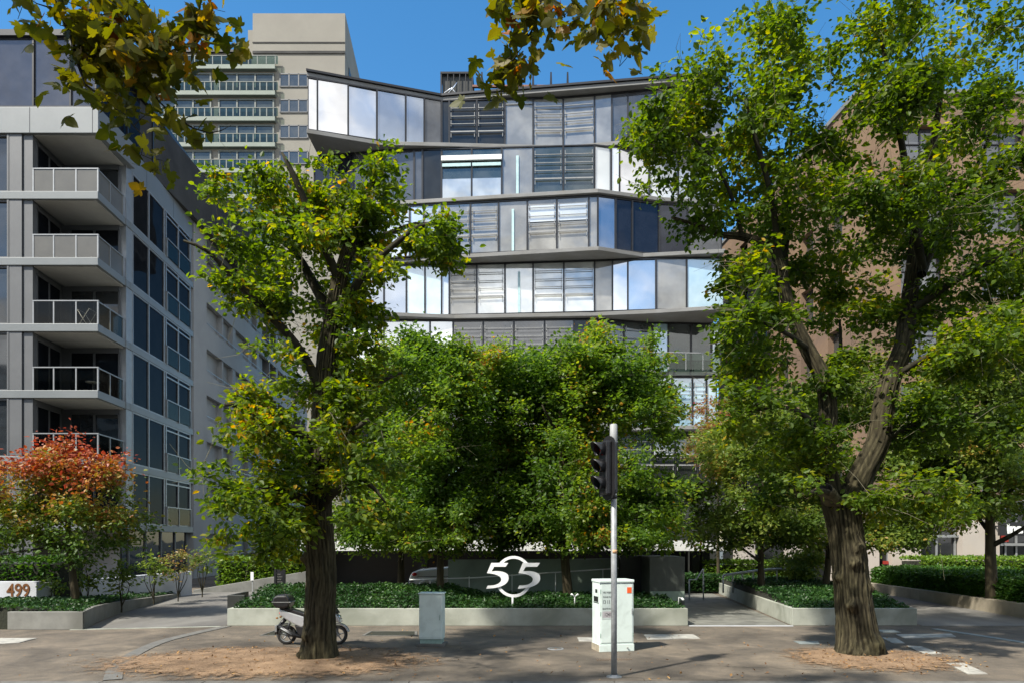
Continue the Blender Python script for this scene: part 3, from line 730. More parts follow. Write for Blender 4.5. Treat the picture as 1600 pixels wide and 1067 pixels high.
# ============================================================ 505 building with zigzag glass floors
b5=thing('office_building','glass fronted office building with zigzag tilted floors and the tall central facade','building',(0,52,0))
ZL=[32.2,28.5,24.8,21.1,17.4,13.7,10.0,6.3]
def zy(z,px,y):         # slab corner from its height and its measured pixel
    Y=F*(z-CAMZ)/(HZ-y); return (WX(px,Y),Y)
slabs=[
 (32.2,[(479,113),(690,152),(1130,116)]),
 (28.5,[(479,202),(594,221),(690,223),(886,228),(1045,213),(1132,205)]),
 (24.8,[(488,322),(640,313),(800,303),(934,295),(1030,308),(1132,314)]),
 (21.1,[(560,409),(699,399),(935,385),(1005,396),(1133,389)]),
 (17.4,[(540,485),(710,492),(927,488),(1020,484),(1133,477)]),
 (13.7,[(545,574),(800,575),(1020,577),(1044,580),(1128,580)]),
 (10.0,[(545,668),(800,669),(1128,663)]),
 (6.3,[(545,757),(1128,757)]),
]
def SY(px,Y): return (WX(px,Y),Y)
bands=[  # glass line of each floor as (px, depth)
 [(480,44.8),(690,47.2),(886,46.9),(1130,45.4)],
 [(490,47.4),(600,46.6),(690,46.4),(929,45.9),(1060,47.0),(1130,47.3)],
 [(560,47.2),(640,46.5),(934,45.1),(1030,46.2),(1130,46.4)],
 [(560,47.0),(702,47.0),(929,46.3),(1025,45.9),(1133,45.8)],
 [(548,46.8),(710,47.1),(931,46.7),(1020,47.6),(1044,47.6),(1128,47.8)],
 [(548,47.2),(1020,47.2),(1122,47.3)],
 [(548,47.3),(1122,47.3)],
]
def on(poly,px):
    P=[SY(*p) for p in poly]; k=(px-CX)/F
    for a,b in zip(P,P[1:]):
        den=(b[0]-a[0])-k*(b[1]-a[1]); t=(k*a[1]-a[0])/den
        if -1e-3<=t<=1.001: return (a[0]+t*(b[0]-a[0]),a[1]+t*(b[1]-a[1]))
    return P[-1] if px>poly[-1][0] else P[0]
for z,pp in slabs:
    P=[zy(z,a,b) for a,b in pp]
    s=MB(); s.prism(P+[(P[-1][0],60),(P[0][0],60)],z-.25,z+.0); s.build('floor_slab',M['slab505'],b5,bevel=.02)
    if z>32: 
        s=MB(); s.prism([(x,y-.12) for x,y in P]+[(P[-1][0],60),(P[0][0],60)],z+.021,z+.16); s.build('roof_edge',M['frame_dark'],b5)
G_={'s':'gsky','b':'gblue','n':'gnavy','l':'gslate','g':'ggrey','p':'gpale','w':'gwhite','d':'gdark','k':'gdk2','c':'gcyan'}
# panels: (px0,px1,type,louvres)
pan=[
 [(481,496,'s',0),(496,544,'s',0),(544,589,'s',0),(589,634,'b',0),(634,663,'b',0),(663,690,'l',0),(690,702,'d',0),(702,745,'d',1),(745,789,'d',1),(789,833,'g',2),(833,880,'g',1),(880,929,'g',1),(929,956,'g',0),(956,981,'l',0),(981,1025,'l',0),(1025,1072,'g',0),(1072,1128,'l',0)],
 [(490,552,'n',0),(552,600,'l',0),(600,647,'l',0),(647,660,'l',0),(660,690,'d',3),(690,737,'k',4),(737,784,'k',4),(784,833,'g',5),(833,880,'k',1),(880,929,'k',1),(929,955,'w',0),(955,968,'w',0),(968,1015,'s',0),(1015,1060,'w',0),(1060,1128,'p',0)],
 [(562,600,'l',0),(600,640,'p',0),(640,662,'w',0),(662,690,'p',1),(690,735,'g',1),(735,779,'g',1),(779,824,'g',5),(824,870,'g',6),(870,920,'g',6),(920,934,'g',0),(934,962,'b',0),(962,988,'n',0),(988,1030,'n',0),(1030,1075,'n',0),(1075,1128,'l',0)],
 [(562,600,'b',0),(600,635,'b',0),(635,664,'c',0),(664,690,'c',0),(690,702,'w',0),(702,745,'g',1),(745,789,'p',1),(789,833,'p',5),(833,881,'p',1),(881,929,'p',1),(929,957,'g',0),(957,981,'s',0),(981,1025,'s',0),(1025,1073,'g',0),(1073,1131,'c',0)],
 [(548,600,'w',0),(600,672,'w',0),(672,708,'w',0),(708,755,'l',1),(755,803,'l',1),(803,851,'l',1),(851,897,'l',1),(897,931,'d',0),(931,975,'k',1),(975,1020,'k',1),(1020,1044,'c',0),(1044,1080,'k',0),(1080,1112,'k',0),(1112,1126,'c',0)],
 [(548,610,'g',1),(610,670,'g',1),(670,730,'p',1),(730,790,'g',1),(790,850,'g',1),(850,910,'p',1),(910,965,'g',1),(965,1020,'c',0),(1020,1050,'c',1),(1050,1082,'c',1),(1082,1104,'c',1),(1104,1120,'c',0)],
 [(548,640,'k',1),(640,720,'c',1),(720,800,'d',0),(800,880,'k',1),(880,960,'d',0),(960,1020,'k',1),(1020,1055,'d',6),(1055,1090,'d',6),(1090,1120,'d',6)],
]
for i,(line,ps) in enumerate(zip(bands,pan)):
    zt=ZL[i]-.30; zb=ZL[i+1]+.02 if i<6 else 6.32
    if i==6: zt,zb=10.0-.3,6.32
    H=zt-zb
    # room behind
    pts=[SY(*p) for p in line]
    cm=MB(); cm.prism([(x,y+.22) for x,y in pts]+[(pts[-1][0],59.5),(pts[0][0],59.5)],zb+.001,zt-.001); cm.build('core_wall',M['room'],b5)
    for j,(p0,p1,ty,lv) in enumerate(ps):
        a=on(line,p0); b=on(line,p1); L=math.hypot(b[0]-a[0],b[1]-a[1]); u=((b[0]-a[0])/L,(b[1]-a[1])/L); v=(u[1],-u[0])   # v outward
        fr=MB(); t=.055
        fr.obox(a,u,v,-.0,t,-.1,.04,zb,zt); fr.obox(a,u,v,L-t,L-.002,-.1,.04,zb,zt)
        fr.obox(a,u,v,t,L-t,-.1,.03,zt-.08,zt); fr.obox(a,u,v,t,L-t,-.1,.03,zb,zb+.06)
        w=fr.build('window',M['frame_dark'],b5)
        g=MB()
        rc=.0
        if ty=='s' or ty=='w' : # slight tilt so that each pane mirrors its own piece of sky
            tl=.05*math.sin(j*2.3+i); 
        else: tl=.01*math.sin(j*1.7+i)
        vs=[]
        for (s_,zz,dd) in ((t,zb+.06,0),(L-t,zb+.06,tl*.6),(L-t,zt-.08,tl),(t,zt-.08,tl*.4)):
            vs.append((a[0]+u[0]*s_+v[0]*(dd-.04),a[1]+u[1]*s_+v[1]*(dd-.04),zz))
        vb=[(x-v[0]*.03,y-v[1]*.03,zz) for x,y,zz in vs]
        g.add(vs+vb,[(0,1,2,3),(7,6,5,4),(0,4,5,1),(1,5,6,2),(2,6,7,3),(3,7,4,0)]); g.build('pane',M[G_[ty]],w)
        if lv==1 or lv==6:
            lo=MB()
            for q,f_ in enumerate((.80,.64,.49,.33) if i!=4 else (.82,.66,.5,.34,.18)):
                zz=zb+H*f_; lo.obox(a,u,v,.1,L-.1,.10,.16,zz,zz+(.08 if f_<.4 and i!=4 else .035))
            for s_ in (.11,L-.17):
                for f_ in (.86,.70,.55,.33): lo.obox(a,u,v,s_,s_+.035,.05,.1,zb+H*(f_-.09),zb+H*(f_+.03))
            lo.build('louvre',M['louvre'],w)
            if lv==6:
                bl=MB(); bl.obox(a,u,v,.08,L-.08,.005,.03,zb+H*.55,zb+H*.86); bl.build('blind',M['gwhite'],w)
        if lv==4:
            bl=MB(); bl.obox(a,u,v,.0,L,.03,.2,zb+H*.74,zb+H*.83); bl.build('louvre',M['white'],w)
            bl=MB(); bl.obox(a,u,v,.05,L-.05,.03,.12,zb+H*.63,zb+H*.69); bl.build('shade_blade',M['cyanstrip'],w)
            bl=MB(); bl.obox(a,u,v,.06,L-.06,.0,.02,zb+.07,zb+H*.40); bl.build('blind',M['gpale'],w)
        if lv==5:
            bl=MB(); bl.obox(a,u,v,L*.46,L*.54,-.0,.03,zb+.07,zb+H*.82); bl.build('light_strip',M['cyanstrip'],w)
        if lv==2:
            bl=MB(); bl.obox(a,u,v,.06,L-.06,.0,.04,zt-.42,zt-.38); bl.build('louvre',M['louvre'],w)
# balcony rail on the right of the fifth floor
rl=MB(); z=13.72
pr_=[(1020,46.7),(1044,46.6),(1125,46.9)]
q=[SY(*p) for p in pr_]
for a,b in zip(q,q[1:]):
    L=math.hypot(b[0]-a[0],b[1]-a[1]); u=((b[0]-a[0])/L,(b[1]-a[1])/L); v=(u[1],-u[0])
    rl.obox(a,u,v,0,L,0,.06,z+1.1,z+1.16)
    for s_ in np.linspace(0,L-.05,4): rl.obox(a,u,v,s_,s_+.05,0,.05,z,z+1.1)
r_=rl.build('balustrade',M['alu'],b5)
g=MB()
for a,b in zip(q,q[1:]):
    L=math.hypot(b[0]-a[0],b[1]-a[1]); u=((b[0]-a[0])/L,(b[1]-a[1])/L); v=(u[1],-u[0]); g.obox(a,u,v,0.01,L-.01,.02,.035,z+.05,z+1.1)
g.build('balustrade_glass',M['balug'],r_)
# podium, canopy, columns
pd=MB(); pd.box(WX(548,47.4),WX(1122,47.4),47.4,59.4,0,6.0); pd.build('podium_wall',M['dark_wall'],b5)
cn=MB(); cn.prism([(WX(470,34),34),(WX(1138,34),34),(WX(1138,47.3)-4,47.3),(-14.5,47.3)],1.95,2.42); cn.build('canopy',M['canopy_paint'],b5)
for px in (500,660,1087,1103):
    c=MB(); X=WX(px,35); c.box(X-.2,X+.2,35,35.4,0,1.95); c.build('column',M['black'],b5)
pw=MB()
for a,b in ((490,655),(655,700),(700,1075)): pw.box(WX(a,37)+.01,WX(b,37),37,37.3,0,1.95)
pw.build('entry_wall',M['black'],b5)
# rooftop plant screen
rp=MB(); Y=50; zz=32.38
xa,xb=WX(688,Y),WX(739,Y); zt=W(0,114,Y).z
for x in (xa,xb-.1): 
    for y in (Y,Y+3): rp.box(x,x+.1,y,y+.1,zz,zt)
rp.box(xa,xb,Y-.02,Y+3.1,zt-.08,zt+.06); 
for x in np.linspace(xa+.1,xb-.1,6)[1:-1]: rp.box(x-.03,x+.03,Y,Y+.06,zz,zt-.09)
rp.box(xa,xb,Y+.03,Y+.09,zz+.5,zz+.58)
rp.build('plant_frame',M['black'],b5)
rp=MB(); rp.box(xa+.12,xb-.12,Y+.2,Y+.26,zz+.9,zt-.15); rp.build('plant_screen',M['dark_wall'],b5)
rp=MB(); rp.box(xa+.3,xb-.3,Y+1.5,Y+2.9,zz,zt-.8); rp.build('plant_unit',M['dark_wall'],b5)
rp=MB(); rp.tube([W(694,146,Y-.3),W(706,138,Y-.3),W(712,147,Y-.3)],.05,6); rp.tube([W(700,148,Y-.3),W(714,130,Y-.3)],.05,6); rp.build('rooftop_pipe',M['chrome'],b5)
for px in (753,779,806,833,861,887):
    rp=MB(); Xp=WX(px,49); z1=W(0,113,49).z; rp.add([(Xp-.14,49,zz-.1),(Xp+.14,49,zz-.1),(Xp+.05,49,z1),(Xp-.05,49,z1),(Xp-.14,49.15,zz-.1),(Xp+.14,49.15,zz-.1),(Xp+.05,49.15,z1),(Xp-.05,49.15,z1)],[(0,1,2,3),(4,7,6,5),(0,4,5,1),(1,5,6,2),(2,6,7,3),(3,7,4,0)]); rp.build('roof_fin',M['frame_dark'],b5)
rp=MB(); rp.box(xb,WX(890,49.3),49.2,49.4,W(0,136,49.2).z,W(0,133,49.2).z); rp.build('roof_beam',mat('rusty_beam',(.20,.09,.06),rough=.7),b5)

# ============================================================ tan building (right)
bn=thing('office_building','tan precast building with dark recessed windows at the right behind the elms','building',(26,48,0))
Yn=40.0; Xc=WX(1340,Yn); H=27.7
on_=(Xc,Yn); un=(-.0771,.997); vn=(-.997,-.0771)     # side going back, outward to the left
body=MB()
body.prism([(Xc+.5,Yn+.5),(42,Yn+.5),(42,62),(Xc-1.2,62)],6.4,H-.05)
body.build('core_wall',M['room'],bn)
# front wall as piers and spandrels so the windows are real recesses
fw=MB(); cols=[]
x=Xc
fxs=[(WX(1408,Yn),WX(1476,Yn)),(WX(1534,Yn),WX(1602,Yn)),(WX(1660,Yn),WX(1728,Yn)),(WX(1786,Yn),WX(1854,Yn))]
rows=[26.0-3.65*i for i in range(6)]
prev=Xc
for a,b in fxs: fw.box(prev,a,Yn,Yn+.5,4.6,H); prev=b
fw.box(prev,42,Yn,Yn+.5,4.6,H)
for a,b in fxs:
    zprev=H
    for zt in rows:
        fw.box(a,b,Yn+.003,Yn+.5,zt,zprev); zprev=zt-2.55
    fw.box(a,b,Yn+.003,Yn+.5,4.6,zprev)
fw.build('front_wall',M['tan'],bn)
fw=MB(); fw.box(Xc-.1,42,Yn-.12,Yn+.3,H,H+.25); fw.obox(on_,un,vn,0,21.5,-.3,.12,H,H+.25); fw.build('roof_edge',M['slab505'],bn)
for a,b in fxs[:2]:
    for zt in rows:
        fr=MB(); 
        for x in (a,(a+b)/2,b-.08): fr.box(x,x+.08,Yn+.36,Yn+.44,zt-2.55,zt)
        fr.box(a,b,Yn+.36,Yn+.44,zt-.95,zt-.88)
        w=fr.build('window',M['frame_dark'],bn); g=MB(); g.box(a,b,Yn+.42,Yn+.46,zt-2.55,zt); g.build('pane',M['gslate'],w)
jn=MB()
for zt in rows: jn.box(Xc,42,Yn-.004,Yn+.01,zt+.5,zt+.53)
for a,b in fxs: jn.box(b+1.0,b+1.03,Yn-.005,Yn+.01,4.6,H)
jn.build('panel_joint',M['room'],bn)
# side wall
sw=MB(); ss=[(1.6,3.2),(5.0,6.6),(8.4,10.0),(11.8,13.4),(15.2,16.8),(18.4,20.0)]
prev=0.0
for a,b in ss: sw.obox(on_,un,vn,prev+.002,a,-.5,0,4.6,H); prev=b
sw.obox(on_,un,vn,prev,21.4,-.5,0,4.6,H)
for a,b in ss:
    zp=H
    for zt in rows: sw.obox(on_,un,vn,a,b,-.5,-.003,zt,zp); zp=zt-2.3
    sw.obox(on_,un,vn,a,b,-.5,-.003,4.6,zp)
sw.build('side_wall',M['tan'],bn)
for a,b in ss:
    for zt in rows:
        g=MB(); g.obox(on_,un,vn,a,b,-.45,-.38,zt-2.3,zt); g.obox(on_,un,vn,(a+b)/2-.03,(a+b)/2+.03,-.38,-.33,zt-2.3,zt); g.build('window',M['gtd'],bn)
# podium with beige walls and shop front
Yp=38.0
for a,b in ((1150,1180),(1230,1262),(1300,1374),(1394,1439),(1504,1543),(1556,1562)):
    g=MB(); g.box(WX(a,Yp),WX(b,Yp),Yp,Yp+.6,0,4.6); g.build('podium_wall',M['beige'],bn)
g=MB(); g.box(WX(1135,Yp),42,Yp-.1,Yp+2.1,4.45,4.62); g.build('podium_roof',M['slab505'],bn)
g=MB(); g.box(WX(1135,Yp),42,Yp+.5,Yp+.6,0,4.4); g.build('podium_glass',M['gdark'],bn)
for px in (1180,1374,1394,1440,1471,1500,1544,1580,1597):
    g=MB(); X=WX(px,Yp); g.box(X-.05,X+.05,Yp+.42,Yp+.49,0,4.4); g.build('mullion',M['alu'],bn)
g=MB(); g.box(WX(1440,Yp),WX(1504,Yp),Yp+.3,Yp+.4,W(0,839,Yp).z,W(0,835,Yp).z); g.box(WX(1440,Yp),WX(1504,Yp),Yp+.3,Yp+.4,W(0,873,Yp).z,W(0,871,Yp).z); g.box(WX(1562,Yp),WX(1620,Yp),Yp+.2,Yp+.4,W(0,852,Yp).z,W(0,848,Yp).z)
g.build('transom',M['alu'],bn)
g=MB(); g.box(WX(1562,Yp),WX(1580,Yp),Yp+.2,Yp+.3,W(0,846,Yp).z,W(0,836,Yp).z); g.build('red_panel',M['red_sign'],bn)
g=MB(); g.box(WX(1384,Yp),WX(1393,Yp),Yp+.3,Yp+.4,W(0,881,Yp).z,W(0,876,Yp).z); g.build('red_panel',M['red_sign'],bn)
text_mesh('number_lettering','509',1.15,M['black'],bn,(WX(1399,Yp),Yp-.0,W(0,855,Yp).z),.02,.02)
sg=thing('shop_sign','black shop fascia sign with white serif letters cut off by the right edge','sign',(WX(1600,36.8),36.8,0))
s_=MB(); s_.box(WX(1562,37),WX(1700,37),37,37.15,W(0,836,37).z,W(0,815,37).z); s_.build('board',M['black'],sg)
text_mesh('lettering','ina',.72,M['white'],sg,(WX(1573,37),36.99,W(0,832,37).z),.01,.03)
for px in (1575,1690):
    s_=MB(); s_.box(WX(px,37)-.03,WX(px,37)+.03,37.15,38,W(0,822,37).z,W(0,820,37).z); s_.build('bracket',M['black'],sg)
# ============================================================ setting
def sheet(name, poly, z, m, kind='structure', th=None):
    mb=MB()
    if th: mb.prism(poly,z-th,z)
    else: mb.add([(p[0],p[1],z) for p in poly],[list(range(len(poly)))])
    o=mb.build(name,m); tag(o,kind=kind); return o
sheet('ground',[(-600,-500),(600,-500),(600,900),(-600,900)],-.14,mat('far_ground',(.10,.10,.085),(.06,.065,.05),scale=.05))
sheet('road',[(-300,-18),(300,-18),(300,12.15),(-300,12.15)],-.125,M['road'])
# footpath with a real edge, mild undulation
fp=MB(); nx,ny=120,60
vs=[];fs=[]
for j in range(ny+1):
    for i in range(nx+1):
        x=-60+120*i/nx; y=12.40+(62-12.40)*(j/ny)**1.6
        vs.append((x,y,0))
for j in range(ny):
    for i in range(nx): a=j*(nx+1)+i; fs.append((a,a+1,a+nx+2,a+nx+1))
fp.add(vs,fs)
tag(fp.build('footpath',M['asphalt']),kind='structure')
kb=MB()
for i in range(-30,31):
    kb.box(i*1.8+.006,i*1.8+1.794,12.12,12.40,-.14,.004)
tag(kb.build('kerb',M['kerb'],bevel=.012),kind='structure')
# driveway on the left and its edging strip
dl=[G(131,983),G(193,955.6),G(240,938),G(300,925.6),(-17,42),(-9.6,42),G(476,925),G(410,928),G(352,977.5),G(252,979)]
dl=[(-11.86,19.5),(-13.35,24.2),(-14.0,28),(-14.95,32.9),(-15.6,42),(-9.2,42),(-9.2,34),(-8.6,27),(-8.3,20.4)]
sheet('driveway',dl,.006,M['drive'])
dr=[(11.9,20.4),(12.2,24),(14.2,33),(15,40),(17.6,40),(17.2,33),(16.9,26),(16.8,20.4)]
sheet('driveway',dr+[],.006,M['drive'])
def strip(name,c,w,z,m,th=.02):
    C=catmull([(x,y,0,0) for x,y in c],.4)[:,:2]; l=[];r_=[]
    for i in range(len(C)):
        t=C[min(i+1,len(C)-1)]-C[max(i-1,0)]; t/=np.linalg.norm(t); n=np.array([-t[1],t[0]])
        l.append(tuple(C[i]+n*w/2)); r_.append(tuple(C[i]-n*w/2))
    mb=MB(); 
    k=len(l); vs=[(x,y,z) for x,y in l]+[(x,y,z) for x,y in r_]+[(x,y,z-th) for x,y in l]+[(x,y,z-th) for x,y in r_]
    fs=[(i,i+1,k+i+1,k+i) for i in range(k-1)]+[(i,2*k+i,2*k+i+1,i+1) for i in range(k-1)]+[(k+i,k+i+1,3*k+i+1,3*k+i) for i in range(k-1)]
    mb.add(vs,fs); return tag(mb.build(name,m),kind='structure')
strip('edging_strip',[G(354,978),G(300,990),G(250,1003),G(205,1024),G(182,1043),G(176,1062)],.30,.014,M['kerb'])
strip('edging_strip',[(-12.2,19.45),(-8.2,20.2)],.12,.013,M['concrete'])
strip('edging_strip',[(5.1,20.30),(8.1,20.30)],.10,.014,M['white_wall'])
strip('edging_strip',[(11.8,20.3),(26,20.3)],.10,.014,M['kerb'])
# tiled entry path
pv=MB(); r=random.Random(3)
y=20.42; row=0
while y<34:
    x=4.9; xe=8.05+(y-20.4)*.1
    while x<xe+.6:
        w=.6; a=max(x,5.12+0*(y-20.4)); b_=min(x+w,xe)
        if b_-a>.05: pv.box(a+.004,b_-.004,y+.004,y+.296,-.02,.012+r.uniform(-.001,.001))
        x+=w
    y+=.3; row+=1
tag(pv.build('entry_path',mat('path_paving',(.20,.20,.175),(.13,.13,.115),rough=.6,scale=1.7,stain=(.10,.10,.09),sscale=1.2)),kind='structure')
# bare earth round the elms: low irregular mounds
def mound(name,cx,cy,rx,ry,h,seed,m):
    vs=[(cx,cy,h)];fs=[];n=72;k=12
    for i in range(1,k+1):
        f=i/k
        for j in range(n):
            a=2*math.pi*j/n; e=1+.16*mnoise.noise(Vector((math.cos(a)*1.6,math.sin(a)*1.6,seed)))+.06*mnoise.noise(Vector((math.cos(a)*7,math.sin(a)*7,seed)))
            x=cx+rx*f*e*math.cos(a); y=cy+ry*f*e*math.sin(a)
            z=h*(1-f**2)+.012*mnoise.noise(Vector((x*2.3,y*2.3,seed)))*(1-f)+.004
            vs.append((x,y,z if f<1 else .002))
    for j in range(n): fs.append((0,1+j,1+(j+1)%n))
    for i in range(k-1):
        for j in range(n): fs.append((1+i*n+j,1+(i+1)*n+j,1+(i+1)*n+(j+1)%n,1+i*n+(j+1)%n))
    mb=MB(); mb.add(vs,fs,0,True); o=mb.build(name,m); a_=o.data.attributes.new('rim','FLOAT','POINT'); a_.data.foreach_set('value',[0.0]+[i/k for i in range(1,k+1) for _ in range(n)]); tag(o,kind='structure'); return o
mound('earth_patch',-4.95,14.45,4.1,2.3,.045,1,M['dirt'])
mound('earth_patch',7.45,14.7,2.15,1.75,.04,5,M['dirt'])
# fallen leaves
r=np.random.default_rng(3); P=[]
for cx,cy,rx,ry,n in ((-5.0,14.6,3.2,1.9,330),(7.7,14.5,1.9,1.4,300),(0,16,11,3.6,260),(-1,12.9,9,.5,60)):
    for _ in range(n):
        a=r.uniform(0,6.28); q=math.sqrt(r.random()); P.append((cx+rx*q*math.cos(a),cy+ry*q*math.sin(a),.055*max(0,1-q)+.022))
o=leaves('fallen_leaves',np.array(P),.055,M['lf_litter'],droop=0,flat=.35,seed=4); tag(o,kind='stuff')

# pit covers and markings
def plate(name,label,pix,m,z=.016,cat='pit cover',split=False):
    P=[G(*p) for p in pix]; mb=MB()
    if split:
        a,b,c,d=[Vector(p) for p in P]
        mb.prism([a,a.lerp(b,.48),d.lerp(c,.48),d],.001,z); mb.prism([a.lerp(b,.49),b,c,d.lerp(c,.49)],.001,z)
    else: mb.prism(P,.001,z)
    o=mb.build(name,m); tag(o,label,cat,group='pale covers let into the footpath'); return o
M['paint']=mat('worn_pale_slab',(.42,.41,.36),(.30,.29,.26),rough=.8,scale=9,stain=(.20,.19,.17),sscale=3)
M['paint2']=mat('grey_slab',(.22,.25,.24),(.16,.18,.175),rough=.8,scale=9)
plate('pit_cover','long pale two piece cover in the footpath right of the tall cabinet',[(1006,991.5),(1083,991),(1094,997.5),(1012,999)],M['paint'],split=True)
plate('pit_cover','small pale cover peeping out left of the tall cabinet base',[(902,996),(930,996),(930,1002),(905,1002)],M['paint'])
plate('pit_cover','grey cover just left of the right elm trunk base',[(1240,1001.5),(1278,1002),(1281,1006),(1250,1006)],M['paint2'])
plate('marking','short pale slab immediately right of the right elm trunk',[(1378,996),(1400,997),(1414,1005),(1396,1005)],M['paint'])
plate('marking','long thin pale slab lying crosswise right of the right elm',[(1400,991),(1486,990),(1494,995),(1414,997)],M['paint'])
plate('marking','pale slanting slab between two others beyond the right earth patch',[(1416,1009),(1440,1010),(1470,1021),(1446,1022)],M['paint'])
plate('marking','nearest and largest pale slanting slab at the lower right',[(1478,1036),(1506,1036),(1543,1053),(1512,1053)],M['paint'])
plate('marking','faint grey slab behind the right elm trunk',[(1370,984),(1396,984),(1408,988),(1380,988)],M['paint2'])
strip('edging_strip',[G(1460,982),G(1540,994),G(1640,1010)],.22,.012,M['paint2'])
plate('concrete_slab','pale concrete slab at the left edge of the footpath',[(-60,997),(58,997),(30,1004),(-60,1010)],M['paint'],cat='slab')
# framed grates
def grate(label,pix,w=.05,fill=None):
    t=thing('pit_grate',label,'grate',(G(*pix[0])[0],G(*pix[0])[1],0))
    P=[Vector(G(*p)) for p in pix]; c=sum(P,Vector((0,0)))/4; fr=MB()
    for i in range(4):
        a,b=P[i],P[(i+1)%4]; ai=a+(c-a)*.10; bi=b+(c-b)*.10
        fr.prism([a,b,bi,ai],.001,.018)
    fr.build('frame',M['kerb'],t)
    In=[p+(c-p)*.11 for p in P]; f2=MB(); f2.prism(In,.001,.008); f2.build('cover',fill or M['soil'],t)
grate('dark pit cover in a pale frame between scooter and small cabinet',[(565,993),(652,993),(652,986),(578,986)])
grate('framed pit cover behind the rear wheel of the scooter',[(405,993),(470,993),(470,983),(432,984)])
t=thing('manhole_cover','small round cover in the footpath left of the tall cabinet','cover',(G(868,1013)[0],G(868,1013)[1],0))
x,y=G(868,1013); m_=MB(); m_.lathe([(0,.016),(.14,.016),(.15,.001)],(x,y,0)); m_.build('lid',M['kerb'],t)
m_=MB(); m_.lathe([(.152,.001),(.152,.012),(.18,.012),(.19,.001)],(x,y,0)); m_.build('ring',M['galv'],t)
st=MB(); x,y=G(958,1030)
for i in range(14): st.box(x-.35+i*.055,x-.325+i*.055,y-.16+.01*i,y+.10,.001,.012)
tag(st.build('drain_grating',mat('rusty_grating',(.16,.11,.07),(.09,.065,.045),scale=12)),'rusty slotted drain grating at the foot of the signal pole','grating')
# hairline repairs in the asphalt
cr=MB(); rr=random.Random(9)
def crack(x,y,dx,dy,n):
    a=Vector((x,y)); 
    for i in range(n):
        b=a+Vector((dx+rr.uniform(-.06,.06),dy+rr.uniform(-.05,.05))); d=(b-a).normalized(); p=Vector((-d.y,d.x))*rr.uniform(.004,.009)
        cr.add([(*(a-p),.003),(*(b-p),.003),(*(b+p),.003),(*(a+p),.003)],[(0,1,2,3)]); a=b
crack(.3,13.0,.14,.0,26); crack(-2.0,15.2,.12,.08,14); crack(3.6,14.0,.15,-.03,22); crack(-9.5,15.0,.1,.12,18)
tag(cr.build('pavement_cracks',M['soil']),kind='structure')

# ============================================================ planters
def planter(label,walls,bed,n,h_fn,seed,m,leafn='lf_ivy',soil=True,lsize=.085,gname='ground_cover'):
    t=thing('planter',label,'planter',(walls[0][0][0][0],walls[0][0][0][1],0))
    for (poly,z1,zt) in walls:
        mb=MB(); mb.prism(poly,0,z1,zt=zt); mb.build('wall',m,t,bevel=.012)
    if soil:
        P=np.array(bed); c=P.mean(0); mb=MB(); k=26
        mn=P.min(0); mx=P.max(0); vs=[];fs=[]
        vs=[(x,y,.0) for x,y in bed]+[(c[0]+(x-c[0])*.985,c[1]+(y-c[1])*.985,h_fn(x,y)-.07) for x,y in bed]
        nb=len(bed); fs=[(i,(i+1)%nb,nb+(i+1)%nb,nb+i) for i in range(nb)]+[[nb+i for i in range(nb)]]
        mb.add(vs,fs); mb.build('soil',M['soil'],t)
    o=ground_leaves(gname,bed,n,h_fn,lsize,M[leafn],seed=seed,thick=.09); tag(o,kind='stuff')
    return t
# main planter
xL,xR=-8.26,5.1; yf=20.37
xR=WX(1075,yf); xL=WX(355,yf)
def hmain(x,y):
    t=min(1,max(0,(y-20.5)/2.6)); hi=.90 if x<-2.0 else (.62 if x>-1 else 0.90-.28*(x+2))
    return .50+(hi-.44)*t**.8+.05*mnoise.noise(Vector((x*1.3,y*1.3,0)))+.03*mnoise.noise(Vector((x*4,y*4,2)))
planter('long pale green grey concrete planter in front of the 505 sign',
  [([(xL,yf),(xR,yf),(xR,yf+.14),(xL,yf+.14)],.5,None),([(xL,yf+.142),(xL+.14,yf+.142),(xL+.05,24.2),(xL-.12,24.2)],.5,None),([(xR-.14,yf+.142),(xR,yf+.142),(xR,24.2),(xR-.14,24.2)],.5,None)],
  [(xL+.1,yf+.1),(-5,yf+.1),(-2,yf+.1),(-1,yf+.1),(2,yf+.1),(xR-.1,yf+.1),(xR-.1,24.1),(2,24.1),(-1,24.1),(-2,24.1),(-5,24.1),(xL+.05,24.1)],26000,hmain,11,M['concrete'])
pb=MB(); pb.box(WX(357,21.6),WX(384,21.6),21.5,21.62,.4,W(0,929,21.5).z); pb.box(WX(357,21.6),WX(357,21.6)+.1,21.62,23,.4,W(0,929,21.5).z)
tag(pb.build('planter_screen',M['dark_wall'],bevel=.01),'low dark metal screen at the left end of the long planter','screen')
# right planter
yf=20.42; xa,xb=WX(1238,yf),WX(1433,yf)
hr=lambda x,y: .50+.30*min(1,max(0,(y-20.5)/3.5))+.05*mnoise.noise(Vector((x*1.3,y*1.3,4)))
planter('wedge shaped concrete planter of ivy round the back of the right elm',
  [([(xa,yf),(xb,yf),(xb,yf+.14),(xa,yf+.14)],.5,None),([(xa,yf+.142),(xa+.14,yf+.142),(9.75,33),(9.6,33)],.5,None),([(xb-.14,yf+.142),(xb,yf+.142),(13.2,30),(13.05,30)],.5,None)],
  [(xa+.1,yf+.1),((xa+xb)/2,yf+.1),(xb-.1,yf+.1),(12.5,25),(13.0,30),(11,33),(9.7,33),(8.9,27)],21000,hr,12,M['concrete'])
